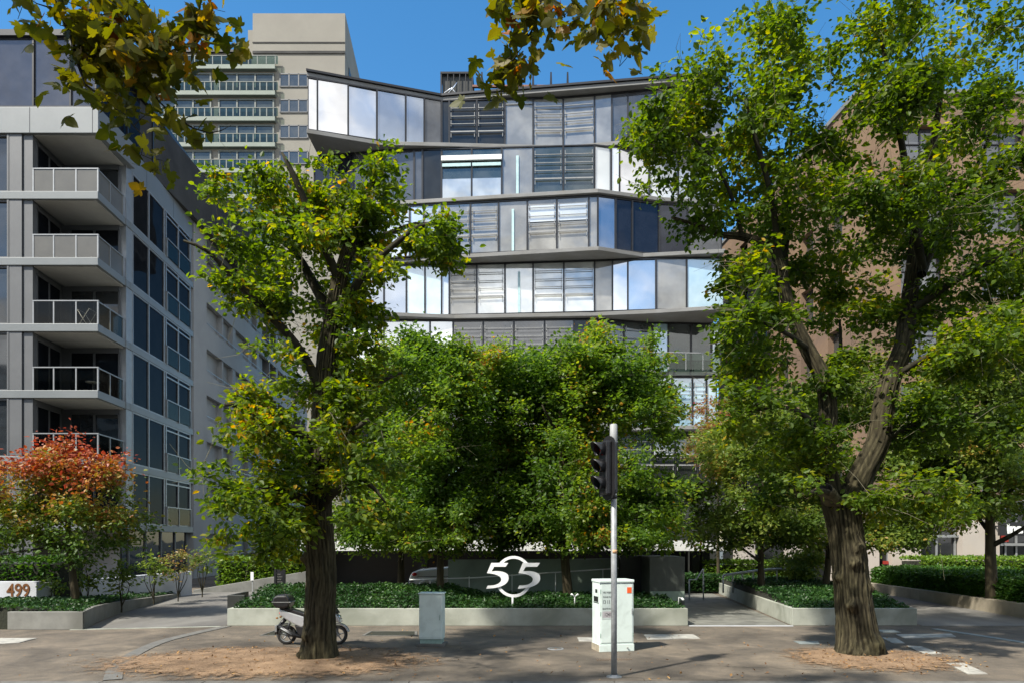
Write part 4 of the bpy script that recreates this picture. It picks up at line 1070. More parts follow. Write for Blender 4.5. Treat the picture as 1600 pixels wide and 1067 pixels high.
# left planter (curved)
A=[(-13.9,19.5),(-11.86,19.5),(-13.35,24.2),(-14.0,28),(-14.95,32.9)]
lw=[([(-13.95,19.46),(-11.86,19.46),(-11.9,19.6),(-13.95,19.6)],.5,None)]
cc=catmull([(-11.86,19.5,0,0),(-12.7,21.8,0,0),(-13.3,24.2,0,0),(-14.0,28,0,0),(-14.95,32.9,0,0)],.7)[:,:2]
inner=cc+np.array([-.15,.02]); zt=[.5-.4*min(1,max(0,(y-21)/11)) for y in cc[:,1]]
hl=lambda x,y: max(.10,.52-.4*min(1,max(0,(y-21)/11)))+.14*min(1,max(0,(-x-12.5)))*(1 if y<23 else .3)+.05*mnoise.noise(Vector((x*1.3,y*1.3,7)))
pl=planter('low curved concrete planter under the red and green maple',lw,
  [(-16.2,19.6),(-13.9,19.55),(-11.95,19.6),(-12.8,21.8),(-13.5,24.2),(-14.2,28),(-15.1,32.8),(-17.5,32.8),(-17.3,25),(-17,22)],15000,hl,13,M['concrete_grey'])
mb=MB(); k=len(cc); vs=[(x,y,0) for x,y in cc]+[(x,y,z) for (x,y),z in zip(cc,zt)]+[(x,y,z) for (x,y),z in zip(inner,zt)]+[(x,y,0) for x,y in inner]
fs=[]
for i in range(k-1):
    for a in range(3): fs.append((a*k+i,a*k+i+1,(a+1)*k+i+1,(a+1)*k+i))
fs+=[(0,k,2*k,3*k),(k-1,2*k-1,3*k-1,4*k-1)]
mb.add(vs,fs); mb.build('curved_wall',M['concrete_grey'],pl)
# house number wall
t=thing('address_wall','low white rendered wall with bronze 499 numerals behind the maple','wall',(-17,24,0))
w=MB(); w.box(-24,WX(57,24),24,24.3,0,W(0,908,24).z); 
w.prism([(WX(57,24)+.003,24.02),(WX(300,31.7),31.7),(WX(300,31.7)-.3,31.9),(WX(57,24)-.2,24.32)],0,W(0,911,24).z,zt=[W(0,911,24).z,W(0,892,31.7).z,W(0,892,31.7).z,W(0,911,24).z]); w.build('wall',M['white_wall'],t,bevel=.01)
text_mesh('numerals','499',.62,M['bronze'],t,(WX(10.5,24),23.99,W(0,931,24).z),.008,.009,sx=.86)
ed=MB(); ed.box(-24,WX(60,24),23.6,23.99,.42,.5); ed.build('ledge',M['dark_wall'],t)
# grey ramp wall left of the tree
def vwall(name,label,a,b,th,za,zb,m,z0=0,cat='wall'):
    d=Vector((b[0]-a[0],b[1]-a[1])).normalized(); n=Vector((d.y,-d.x))*-th
    mb=MB(); mb.prism([a,b,(b[0]+n.x,b[1]+n.y),(a[0]+n.x,a[1]+n.y)],z0,za,zt=[za,zb,zb,za]); o=mb.build(name,m,bevel=.01); tag(o,label,cat); return o
vwall('ramp_wall','grey retaining wall rising beside the left driveway ramp',(WX(302,33),33),(WX(478,34),34.2),.3,.12,.95,M['concrete_grey'])
# garden walls behind the main planter
vwall('garden_wall','long grey green rendered wall behind the 505 sign',(WX(700,24.8),24.8),(WX(967,24.8),24.8),.3,W(0,874,24.8).z,W(0,872,24.8).z,M['green_wall'])
vwall('garden_wall','dark recessed wall panel between green wall and dark block',(WX(967,24.7)+.01,24.5),(WX(1014,24.4),24.5),.3,W(0,868,24.5).z,W(0,868,24.5).z,M['dark_wall'])
t=thing('garden_block','dark square clad block at the right end of the garden wall','wall',(5,24,0))
mb=MB(); mb.box(WX(1015,23),WX(1070,23),23,25.2,0,W(0,869,23).z); mb.build('block',mat('dark_green_panel',(.05,.058,.048),(.038,.044,.037),rough=.5,stain=(.07,.08,.065)),t,bevel=.012)
mb=MB(); mb.box(WX(1015,23)+.02,WX(1070,23)-.02,22.97,22.995,.5,W(0,923,23).z); mb.build('lower_panel',M['green_wall'],t)
# sloping handrail in front of the green wall
t=thing('handrail','thin pale handrail sloping along the green wall behind the sign','handrail',(-2,24,0))
mb=MB(); mb.tube([W(640,905,24.2),W(740,902,24.2),W(967,887,24.2)],.022,8); mb.build('rail',M['railwhite'],t)
for px in (672,733,800,868,942):
    yy=905-(px-640)*.055; a=W(px,yy,24.2); mb=MB(); mb.tube([a,(a.x,a.y,.5)],.015,6); mb.build('post',M['railwhite'],t)
t=thing('handrail','upright steel handrail at the right of the entry path','handrail',(7,29,0))
for px,y1 in ((1077,905),(1099,888)):
    a=W(px,y1,29); mb=MB(); mb.tube([a,(a.x,a.y,0)],.03,8); mb.build('post',M['railwhite'],t)
mb=MB(); mb.tube([W(1077,905,29),W(1088,905,29),W(1099,888,29)],.028,8); mb.build('rail',M['railwhite'],t)
t=thing('handrail','white ramp handrail with five posts behind the right planter','handrail',(9,30,0))
pts=[W(1130,898,29),W(1180,891,29),W(1205,888.5,29),W(1240,888,29)]
mb=MB(); mb.tube(pts,.05,8); mb.build('rail',M['railwhite'],t)
for px,y1 in ((1130,898),(1145,895),(1160,893.5),(1177,891.5),(1194,889.5),(1214,888)):
    a=W(px,y1,29); mb=MB(); mb.tube([a,(a.x,a.y,.3)],.035,8); mb.build('post',M['railwhite'],t)
# right ramp wall and hedges
vwall('ramp_wall','sandy concrete retaining wall under the right hand hedge',(WX(1640,21.5),21.5),(WX(1362,34),34),.3,.46,.42,M['ramp_wall'])
def hedge(label,a,b,depth,z0,z1,n,m,seed,size=.09):
    d=Vector((b[0]-a[0],b[1]-a[1])); L=d.length; d.normalize(); nn=Vector((-d.y,d.x))
    if nn.y<0: nn=-nn
    t=thing('hedge',label,'hedge',(a[0],a[1],0))
    mb=MB(); mb.prism([Vector(a)+nn*.12+d*.1,Vector(b)+nn*.12-d*.1,Vector(b)+nn*(depth-.12)-d*.1,Vector(a)+nn*(depth-.12)+d*.1],z0,z1-.14); mb.build('inner_twigs',M['soil'],t)
    r=np.random.default_rng(seed); P=[];O=[]
    for _ in range(n):
        s=r.uniform(0,L); f=r.random()
        bulge=.10*mnoise.noise(Vector((s*.9,seed,0)))+.05*mnoise.noise(Vector((s*3,seed,3)))
        if f<.5: w=-bulge+r.normal()*.05; z=r.uniform(z0,z1); o=(-nn.x,-nn.y,.3)
        else: w=r.uniform(0,depth); z=z1+bulge*.8+r.normal()*.04; o=(0,0,1)
        p=Vector(a)+d*s+nn*w; P.append((p.x,p.y,z)); O.append(o)
    leaves('foliage',np.array(P),size,m,t,np.array(O),droop=.1,seed=seed); return t
hedge('dark green clipped hedge on top of the sandy ramp wall',(WX(1352,33),33.5),(WX(1660,21.6),21.2),2.2,.4,1.12,16000,M['lf_hedge'],21) if False else None
hedge('dark green clipped hedge on top of the sandy ramp wall',(17.75,21.0),(17.1,34),3.2,.4,1.15,20,M['lf_hedge'],21) if False else None
t=thing('hedge','dark green clipped hedge on top of the sandy ramp wall','hedge',(18,27,0))
hp=[(WX(1640,21.5)+.2,21.5),(WX(1362,34)+.2,34.1),(26,34.1),(26,21.5)]
mb=MB(); mb.prism(hp,.3,.98); mb.build('inner_twigs',M['soil'],t)
r=np.random.default_rng(21); P=[];O=[]
while len(P)<30000:
    y=r.uniform(21.5,34.2); x0=WX(1640,21.5)+.12+(WX(1362,34)-WX(1640,21.5))*(y-21.5)/12.5
    bl=.12*mnoise.noise(Vector((y*.8,1,0)))+.07*mnoise.noise(Vector((y*2.6,1,3)))
    if r.random()<.4: P.append((x0-bl+r.normal()*.06,y,r.uniform(.4,1.1+bl))); O.append((-1,-.2,.3))
    else: x=x0+abs(r.normal())*2.2; P.append((x,y,1.1+bl+.10*mnoise.noise(Vector((x,y,0)))+r.normal()*.04)); O.append((0,0,1))
leaves('foliage',np.array(P),.10,M['lf_hedge'],t,np.array(O),droop=.05,seed=5)
hedge('bright yellow green hedge in front of the tan building shop front',(WX(1438,35.5),35.5),(28,35.5),2.0,.2,1.50,9000,M['lf_hedge2'],22,.12)
hedge('mid green hedge behind the white ramp handrail',(WX(1100,34.5),34.5),(WX(1262,34.5),34.5),1.5,.1,1.35,5000,M['lf_hedge2'],23,.12)
hedge('low hedge in shade at the foot of the entry columns',(WX(1060,32.5),32.5),(WX(1135,32.5),32.5),1.2,.1,.75,3000,M['lf_ivy'],24,.10)
hedge('planting in sun above the left ramp wall',(WX(335,35.5),35.8),(WX(478,35.5),35.8),1.6,.1,1.45,5000,M['lf_hedge2'],25,.14)
hedge('leafy bank behind the 499 wall',(-24,24.6),(WX(105,25),24.6),1.6,.2,1.75,4500,M['lf_hedge'],26,.14)

# ============================================================ street objects
# --- small cabinet
x0,x1=WX(655,16.45),WX(691.5,16.45); Y=16.4
t=thing('utility_cabinet','small pale green utility cabinet on a concrete plinth','cabinet',((x0+x1)/2,Y,0))
a=R(-4); u=(math.cos(a),math.sin(a)); v=(-math.sin(a),math.cos(a)); o=(x0,Y+.02)
w_=x1-x0
mb=MB(); mb.obox(o,u,v,.0,w_,0,.40,.17,1.22); mb.build('body',M['cab'],t,bevel=.012)
mb=MB(); mb.obox(o,u,v,-.02,w_+.02,-.02,.42,1.221,1.25); mb.build('lid',M['cab'],t,bevel=.008)
mb=MB(); mb.obox(o,u,v,.02,w_-.02,-.008,-.001,.21,1.18); mb.build('door',M['cab'],t,bevel=.004)
mb=MB(); mb.obox(o,u,v,.02,w_-.02,.02,.38,.07,.169); mb.build('base',M['cabdark'],t)
mb=MB(); mb.obox(o,u,v,-.06,w_+.05,-.05,.45,0,.069); mb.build('plinth',M['kerb'],t,bevel=.01)
mb=MB(); mb.obox(o,u,v,w_-.07,w_-.055,-.018,-.008,.62,.74); mb.build('handle',M['cabdark'],t)
# --- tall cabinet
a=R(12); u=(math.cos(a),math.sin(a)); v=(-math.sin(a),math.cos(a)); Y=15.62; o=(WX(937,Y),Y)
t=thing('signal_cabinet','tall pale green signal control cabinet with black writing and orange sticker','cabinet',(o[0]+.4,Y,0))
w_=.80; d_=.52; hc=1.60
mb=MB(); mb.obox(o,u,v,0,w_,0,d_,.16,hc-.07); mb.build('body',M['cab'],t,bevel=.01)
mb=MB(); mb.obox(o,u,v,-.015,w_+.015,-.02,d_+.02,hc-.069,hc); mb.build('lid',M['cab'],t,bevel=.018)
mb=MB(); mb.obox(o,u,v,.03,w_/2-.004,-.010,-.001,.20,hc-.10); mb.build('door',M['cab'],t,bevel=.003)
mb=MB(); mb.obox(o,u,v,w_/2+.004,w_-.03,-.010,-.001,.20,hc-.10); mb.build('door',M['cab'],t,bevel=.003)
mb=MB(); mb.obox(o,u,v,-.01,w_+.01,-.015,d_+.01,0,.159); mb.build('base',M['cab'],t,bevel=.006)
mb=MB(); mb.obox(o,u,v,-.016,-.0105,.0,d_,.0,.15); mb.build('rusty_side',mat('chipped_base_paint',(.40,.34,.25),(.22,.20,.15),scale=9,rough=.8),t)
mb=MB(); mb.obox(o,u,v,w_*.80,w_*.93,-.016,-.0105,hc-.30,hc-.17); mb.build('sticker',M['orange'],t)
mb=MB(); mb.obox(o,u,v,.05,.36,-.0125,-.0105,hc-.88,hc-.24); mb.build('notice',mat('pale_notice',(.50,.58,.55),rough=.6),t)
def tx(s,ss,zz,size,bold=.002,mx=M['black'],sx=1):
    p=(o[0]+u[0]*ss-v[0]*.0135, o[1]+u[1]*ss-v[1]*.0135, zz); text_mesh('lettering',s,size,mx,t,p,.0004,bold,rotz=a,sx=sx)
tx('vic roads',.075,hc-.30,.066,.0010,sx=.9); tx('PLEASE PHONE',.075,hc-.40,.05,.0006,sx=.78); tx('13 11 70',.06,hc-.53,.115,.0016,sx=.7); tx('QUOTE NUMBER',.06,hc-.66,.052,.0008,sx=.72)
mb=MB(); mb.obox(o,u,v,.06,.33,-.0132,-.0126,hc-.84,hc-.70); mb.build('number_plate',mat('number_plate_grey',(.42,.40,.41),rough=.5),t)
o_c,u_c,v_c,t_c=o,u,v,t
tx('1241',.10,hc-.81,.11,.0014,sx=.8)
mb=MB()
for (d0,d1,z0,z1) in ((.16,.30,hc-.30,hc-.22),(.10,.40,hc-.50,hc-.38),(.06,.42,hc-.53,hc-.51)): mb.obox(o,u,v,-.003,-.001,d0,d1,z0,z1)
mb.build('side_notice',M['black'],t)
# --- signal pole
Y=12.8; X=WX(959.5,Y)
t=thing('traffic_signal','galvanised signal pole with a black three lamp traffic light turned to the left','traffic light',(X,Y,0))
zt=W(0,692,Y).z; ztt=W(0,662,Y).z
mb=MB(); mb.tube([(X,Y,.01),(X,Y,1.5),(X-.008,Y,zt)],.054,20); mb.build('pole',M['galv'],t)
mb=MB(); mb.lathe([(.0,ztt),(.05,ztt),(.068,ztt-.02),(.070,zt+.02),(.064,zt-.02),(.052,zt-.03)],(X-.008,Y,0)); mb.build('pole_cap',mat('pale_cap',(.30,.31,.31),(.25,.26,.26),rough=.6),t)
mb=MB(); mb.lathe([(.14,.0),(.14,.014),(.075,.018),(.07,.05)],(X,Y,0)); mb.build('base_flange',M['galv'],t)
mb=MB(); zb_=W(0,861,Y).z; mb.lathe([(.0542,zb_-.035),(.0552,zb_-.035),(.0552,zb_+.035),(.0542,zb_+.035)],(X,Y,0)); mb.build('tape_band',mat('buff_tape',(.55,.33,.17),rough=.6),t)
# head: faces left and slightly to the viewer
an=R(180+24); f=(math.cos(an),math.sin(an)); s=(-f[1],f[0])      # f facing direction, s sideways
hx,hy=X-.10,Y-.03; zc0=W(0,681,Y).z; zc1=W(0,781,Y).z
hc_=(hx,hy)
# back plate with rounded ends
pl_=[]; hw=.235
for (cz,sg_) in ((zc0-hw*.75,1),(zc1+hw*.75,-1)):
    for q in range(9):
        th=math.pi*q/8; pl_.append((hw*math.cos(th)*sg_, cz+hw*.75*math.sin(th)*sg_))
vs=[]
for dd in (-.0,.02):
    for (q,z) in pl_: vs.append((hc_[0]+s[0]*q+f[0]*dd, hc_[1]+s[1]*q+f[1]*dd, z))
n=len(pl_); mb=MB(); mb.add(vs,[list(range(n)),list(range(n,2*n))[::-1]]+[(i,(i+1)%n,n+(i+1)%n,n+i) for i in range(n)]); mb.build('back_plate',M['black_plastic'],t)
mb=MB(); mb.obox(hc_,f,s,.021,.13,-.14,.14,zc1+.10,zc0-.10); mb.obox(hc_,f,s,-.12,-.001,-.12,.12,zc1+.12,zc0-.12); mb.build('housing',M['black_plastic'],t,bevel=.02)
for i,(nm,mm) in enumerate((('red',M['red']),('amber',M['amber']),('green',M['green']))):
    zc=zc0-.245-.305*i
    ring=MB(); vs=[]; nn=20
    # cylindrical visor, cut away below
    for k,(dist) in enumerate((.13,.24,.36)):
        for q in range(nn+1):
            th=R(-62)+ (R(304))*q/nn
            ext=dist if k<2 else .27+.09*max(-.6,math.sin(th))
            rr=.118+.006*k
            vs.append((hc_[0]+f[0]*ext+s[0]*rr*math.cos(th), hc_[1]+f[1]*ext+s[1]*rr*math.cos(th), zc+rr*math.sin(th)-.03*(ext-.13)))
    fs=[(k*(nn+1)+q,k*(nn+1)+q+1,(k+1)*(nn+1)+q+1,(k+1)*(nn+1)+q) for k in range(2) for q in range(nn)]
    ring.add(vs,fs,0,True); vo=ring.build('visor',M['black_plastic'],t)
    so=vo.modifiers.new('thick','SOLIDIFY'); so.thickness=.006
    ln=MB(); vs=[(hc_[0]+f[0]*.155,hc_[1]+f[1]*.155,zc)]
    for q in range(24):
        th=2*math.pi*q/24; vs.append((hc_[0]+f[0]*.132+s[0]*.105*math.cos(th),hc_[1]+f[1]*.132+s[1]*.105*math.cos(th),zc+.105*math.sin(th)))
    ln.add(vs,[(0,1+q,1+(q+1)%24) for q in range(24)],0,True); ln.build('lens',mm,t)
for zz in (zc0-.07,zc1+.06):
    mb=MB(); mb.tube([(X,Y,zz),(hx,hy,zz)],.02,8); mb.lathe([(.0545,zz-.03),(.062,zz-.03),(.062,zz+.03),(.0545,zz+.03)],(X,Y,0)); mb.build('bracket',M['black'],t)
mb=MB(); mb.tube([(hx+.02,hy-.05,zc0-.2),(X-.02,Y-.085,zc0-.35),(X-.01,Y-.08,zc0-.5),(hx+.04,hy-.06,zc0-.62)],.009,6); mb.build('cable',M['black'],t)

# --- 505 sign
Ys=20.95; k=Ys/F
t=thing('number_sign','white 505 sign of overlapping numerals standing in the long planter','sign',(WX(801,Ys),Ys,.5))
def cp(x,y): w=W(720+x/4.324,840+y/4.324,Ys); return (w.x,w.z)
def bez(p,q,r_,n=8):
    p,q,r_=[np.array(a,float) for a in (p,q,r_)]; return [tuple((1-s)**2*p+2*s*(1-s)*q+s*s*r_) for s in np.linspace(0,1,n)]
five=[(206,167),(321,167),(303,193),(226,193),(208,224)]+bez((208,224),(285,215),(318,245),6)+bez((318,245),(336,290),(293,315),7)[1:]+bez((293,315),(255,338),(172,341),6)[1:]+[(182,320)]+bez((182,320),(240,322),(262,300),6)[1:]+bez((262,300),(285,280),(262,258),6)[1:]+bez((262,258),(235,240),(177,236),5)[1:]
for dx in (0,213):
    P=[cp(x+dx,y) for x,y in five]; mb=MB(); mb.xprism(P,Ys-.05,Ys-.01); mb.build('numeral',M['white'],t)
def arc(a0,a1,name):
    cx_,cy_=357,260; O_=[];I_=[]
    for q in range(25):
        th=R(a0+(a1-a0)*q/24); O_.append(cp(cx_+128*math.cos(th),cy_-140*math.sin(th))); I_.append(cp(cx_+108*math.cos(th),cy_-121*math.sin(th)))
    mb=MB(); mb.xprism(O_+I_[::-1],Ys-.008,Ys+.03); mb.build(name,M['white'],t)
arc(40,140,'ring_arc'); arc(208,332,'ring_arc')
mb=MB(); mb.tube([W(801,932,Ys),W(801,952,Ys)],.03,8); mb.build('post',M['railwhite'],t)
# --- garden spotlights
def spot(label,px,py,Y,s=1):
    a=W(px,py,Y); t=thing('garden_spotlight',label,'spotlight',(a.x,a.y,a.z-.25),group='small white garden spotlights in the planter')
    mb=MB(); mb.tube([(a.x,a.y,a.z-.3),(a.x,a.y,a.z)],.016,8); mb.build('stem',M['railwhite'],t)
    for sg_ in (-1,1):
        mb=MB(); mb.tube([(a.x,a.y,a.z),(a.x+sg_*.05,a.y,a.z+.05),(a.x+sg_*.10,a.y-.03,a.z+.09)],[.016,.022,.032],8); mb.build('lamp_head',M['white'],t)
spot('twin headed white spotlight in the ivy left of the tall cabinet',898,932,21.0)
spot('twin headed white spotlight showing above the small cabinet',689,930,20.9)
a=W(1060,935,21.0); t=thing('garden_spotlight','single bent white spotlight at the right end of the long planter','spotlight',(a.x,a.y,.5))
mb=MB(); mb.tube([(a.x,a.y,.5),(a.x+.02,a.y,a.z+.05),(a.x+.09,a.y-.03,a.z+.02)],.02,8); mb.build('stem',M['railwhite'],t)
mb=MB(); mb.tube([(a.x+.09,a.y-.03,a.z+.03),(a.x+.14,a.y-.06,a.z-.03)],[.025,.04],8); mb.build('lamp_head',M['white'],t)
# --- directory sign
Y=24.0; t=thing('directory_sign','narrow black directory sign post behind the scooter','sign',(WX(436,Y),Y,0))
for px in (430,443.5): 
    mb=MB(); X=WX(px,Y); mb.box(X-.04,X+.04,Y,Y+.08,0,W(0,889,Y).z); mb.build('post',M['black'],t)
mb=MB(); mb.box(WX(431.5,Y),WX(443,Y),Y+.02,Y+.06,W(0,919,Y).z,W(0,889,Y).z); mb.build('panel',M['black_plastic'],t)
mb=MB()
for i in range(5): mb.box(WX(433,Y),WX(441 if i%2 else 439,Y),Y+.012,Y+.018,W(0,897+4*i,Y).z,W(0,896+4*i,Y).z)
mb.build('text_strip',M['kerb'],t)
# small white post signs by the left ramp
t=thing('bollard_sign','small white notice on a short post by the left ramp','sign',(WX(394,31),31,0)); mb=MB(); mb.box(WX(391.5,31),WX(396,31),31,31.04,W(0,906,31).z,W(0,893,31).z); mb.build('board',M['white'],t); mb=MB(); mb.box(WX(393,31),WX(394.5,31),31.041,31.08,0,W(0,894,31).z); mb.build('post',M['galv'],t)

# --- scooter (side on, pointing right)
Y=16.75; ks=Y/F
t=thing('motor_scooter','silver motor scooter with black top box parked behind the left elm','scooter',(WX(486,Y),Y,0))
def SP(px,py): w=W(px,py,Y); return (w.x,w.z)
rw=SP(448.5,988.5); fw_=SP(528,989)
Rw=.232
for (cx_,cz_),nm in ((rw,'rear'),(fw_,'front')):
    cz_=Rw
    mb=MB(); mb.lathe([(.165,-.045),(.20,-.05),(.225,-.035),(Rw,0),(.225,.035),(.20,.05),(.165,.045),(.165,-.045)],(cx_,Y,cz_),axis='y',n=36); wh=mb.build('wheel',M['rubber'],t)
    mb=MB(); mb.lathe([(.150,-.03),(.168,-.038),(.168,.038),(.150,.03),(.150,-.03)],(cx_,Y,cz_),axis='y',n=36)
    for q in range(5):
        th=2*math.pi*q/5+.3; c,s_=math.cos(th),math.sin(th)
        mb.tube([(cx_+.03*c,Y,cz_+.03*s_),(cx_+.155*c,Y,cz_+.155*s_)],[.018,.012],6)
    mb.lathe([(0,-.05),(.035,-.05),(.04,0),(.035,.05),(0,.05)],(cx_,Y,cz_),axis='y',n=16)
    mb.build('rim',M['galv'],wh)
def plate2(name,pp,y0,y1,m,bev=.012,parent=None):
    P=[SP(*p) for p in pp]; mb=MB(); mb.xprism(P,Y+y0,Y+y1,smooth=False); return mb.build(name,m,parent or t,bevel=bev)
# silver rear body sweeping up to the tail
plate2('rear_body',[(438,950),(446,952),(462,957),(478,962),(480,975),(474,979),(462,974),(450,967),(440,960)],-.13,.13,M['silver'],.03)
plate2('side_skirt',[(462,975),(476,978),(500,992),(500,999),(480,999),(468,990)],-.12,.12,M['black_plastic'],.02)
plate2('seat',[(444,949),(458,950),(476,956),(490,955),(492,961),(478,963),(460,958),(446,953)],-.12,.12,M['black_plastic'],.025)
plate2('floorboard',[(486,985),(512,985),(514,992),(486,994)],-.13,.13,M['silver'],.02)
plate2('leg_shield',[(506,992),(513,990),(519,966),(516,948),(511,946),(509,966)],-.16,.16,M['silver'],.03)
plate2('front_cowl',[(516,948),(524,954),(533,966),(534,972),(524,969),(517,966)],-.13,.13,M['silver'],.03)
plate2('windscreen',[(514,938),(517,938),(530,957),(526,957)],-.12,.12,M['black_plastic'],.01)
# front mudguard follows the wheel
def guard(cx_,cz_,a0,a1,r0,r1,w,m,name):
    P=[]
    for q in range(13): th=R(a0+(a1-a0)*q/12); P.append((cx_+r1*math.cos(th),cz_+r1*math.sin(th)))
    for q in range(12,-1,-1): th=R(a0+(a1-a0)*q/12); P.append((cx_+r0*math.cos(th),cz_+r0*math.sin(th)))
    mb=MB(); mb.xprism(P,Y-w,Y+w); mb.build(name,m,t,bevel=.008)
guard(fw_[0],Rw,15,150,.25,.285,.07,M['silver'],'front_mudguard'); guard(rw[0],Rw,70,178,.25,.275,.07,M['black_plastic'],'rear_mudguard')
mb=MB(); p=SP(437,1000-26); mb.tube([(*((SP(446,966)[0],Y)),SP(446,966)[1]),(SP(437,977)[0],Y,SP(437,977)[1]),(SP(432,987)[0],Y,SP(432,987)[1])],[.05,.045,.04],8); mb.build('tail_fender',M['black_plastic'],t)
mb=MB(); mb.box(SP(431,0)[0],SP(434,0)[0],Y-.08,Y+.08,SP(0,986)[1],SP(0,976)[1]); mb.build('number_plate',M['galv'],t)
mb=MB(); a=SP(439,957); mb.ball((a[0],Y,a[1]),(.035,.10,.035)); mb.build('tail_light',M['red'],t)
mb=MB(); 
for sy in (-1,1): 
    a=SP(437,964); mb.ball((a[0]-.02,Y+sy*.13,a[1]),(.03,.03,.022)); 
mb.build('indicator',M['amber'],t)
mb=MB(); a=SP(440,977); b=SP(462,990); c_=SP(474,994); mb.tube([(a[0],Y-.15,a[1]),(b[0],Y-.15,b[1]),(c_[0],Y-.12,c_[1])],[.045,.055,.03],14); mb.build('exhaust',M['black'],t)
mb=MB(); a=SP(441,979); b=SP(460,989.5); mb.tube([(a[0]+.03,Y-.2,a[1]+.0),(b[0],Y-.2,b[1])],[.016,.016],8); mb.build('heat_shield',M['galv'],t)
mb=MB(); mb.obox((rw[0],Y),(1,0),(0,1),0,.42,.06,.14,Rw-.06,Rw+.07); mb.build('engine_case',M['galv'],t,bevel=.02)
mb=MB(); a=SP(455,968); mb.tube([(rw[0]+.03,Y-.09,Rw+.03),(a[0],Y-.09,a[1])],.022,8); mb.build('shock_absorber',M['black'],t)
for sy in (-.07,.07):
    mb=MB(); a=SP(517,960); mb.tube([(fw_[0],Y+sy,Rw),(a[0]+.02,Y+sy,a[1])],.02,8); mb.build('fork',M['galv'],t)
mb=MB(); a=SP(510,941); mb.tube([(a[0]-.06,Y-.33,a[1]-.02),(a[0],Y-.12,a[1]),(a[0]+.02,Y,a[1]-.02),(a[0],Y+.12,a[1]),(a[0]-.06,Y+.33,a[1]-.02)],.016,8); mb.build('handlebar',M['black'],t)
for sy in (-1,1):
    mb=MB(); a=SP(509,938); mb.tube([(a[0],Y+sy*.2,a[1]-.04),(a[0]-.02,Y+sy*.24,a[1]+.1)],.008,6); mb.ball((a[0]-.02,Y+sy*.25,a[1]+.12),(.02,.06,.04)); mb.build('mirror',M['black'],t)
mb=MB(); a=SP(531,963); mb.ball((a[0],Y,a[1]),(.035,.09,.045)); mb.build('headlight',M['chrome'],t)
plate2('top_box',[(428.5,938),(431,931),(437,928),(450,928),(456,932),(457.5,940),(455,947),(448,949),(436,948.5),(430,944)],-.20,.20,M['black_plastic'],.05)
mb=MB(); mb.obox((SP(429,0)[0],Y),(1,0),(0,1),-.003,.44,-.206,.206,SP(0,939.5)[1],SP(0,938.6)[1]); mb.build('box_seam',M['galv'],t)
plate2('rack',[(438,949),(452,949),(456,952),(440,952)],-.08,.08,M['black'],.004)
mb=MB(); a=SP(476,994); mb.tube([(a[0],Y-.05,a[1]),(a[0]+.06,Y-.2,.012)],.012,6); mb.build('side_stand',M['black'],t)

# --- vintage silver car beyond the planter, seen from its side
Yc=28.5; kc=Yc/F
t=thing('vintage_car','silver vintage car with red tail lamp parked behind the hedge','car',(WX(690,Yc),Yc+.8,0))
def CPt(px,py): w=W(px,py,Yc); return (w.x,w.z)
g0=CPt(636,0)[0]
def cz(h): return h
body=[(p_[0],p_[1]*1.13) for p_ in [(g0+.05,.35),(g0,.55),(g0+.04,.78),(g0+.16,1.02),(g0+.45,1.12),(g0+1.2,1.17),(g0+1.7,1.22),(g0+3.0,1.12),(g0+4.3,1.02),(g0+4.5,.8),(g0+4.5,.45),(g0+4.3,.35)]]
mb=MB(); mb.xprism(body,Yc+.2,Yc+1.6); mb.build('body',M['car_paint'],t,bevel=.08)
mb=MB(); mb.xprism([(g0+1.5,1.3),(g0+1.8,1.48),(g0+2.9,1.48),(g0+3.2,1.2)],Yc+.35,Yc+1.45); mb.build('roof',M['car_paint'],t,bevel=.08)
mb=MB(); mb.xprism([(g0+1.75,1.38),(g0+1.92,1.44),(g0+2.8,1.44),(g0+2.98,1.36)],Yc+.34,Yc+1.46); mb.build('side_window',M['gdark'],t)
for xx in (g0+.85,g0+3.75):
    P=[(xx+.52*math.cos(R(q)),.38+.5*math.sin(R(q))) for q in range(0,181,12)]+[(xx-.36*math.cos(R(q)),.38+.36*math.sin(R(q))) for q in range(0,181,12)]
    mb=MB(); mb.xprism(P,Yc,Yc+.3); mb.build('fender',M['car_paint'],t,bevel=.03)
    mb=MB(); mb.lathe([(.0,-.08),(.20,-.09),(.22,-.06),(.33,-.08),(.35,0),(.33,.08),(0,.08)],(xx,Yc+.16,.35),axis='y',n=28); wh=mb.build('wheel',M['rubber'],t)
    mb=MB(); mb.lathe([(0,-.11),(.12,-.10),(.19,-.092),(.2,-.085)],(xx,Yc+.16,.35),axis='y',n=24); mb.build('hubcap',M['chrome'],wh)
mb=MB(); mb.ball((g0+.28,Yc+.15,1.08),(.10,.05,.075)); mb.build('tail_lamp',M['red'],t)
mb=MB(); mb.tube([(g0-.08,Yc+.15,.5),(g0-.08,Yc+1.6,.5)],.05,8); mb.tube([(g0-.08,Yc+.15,.5),(g0+.3,Yc+.05,.5)],.04,8); mb.build('bumper',M['chrome'],t)
mb=MB(); mb.box(g0+.4,g0+4.2,Yc+.17,Yc+.199,.98,1.0); mb.build('chrome_strip',M['chrome'],t)
for q,(zz) in enumerate((.62,.70,.78)):
    mb=MB(); mb.box(g0-.02,g0+.25,Yc+.17,Yc+.21,zz,zz+.03); mb.build('tail_trim',M['chrome'],t)

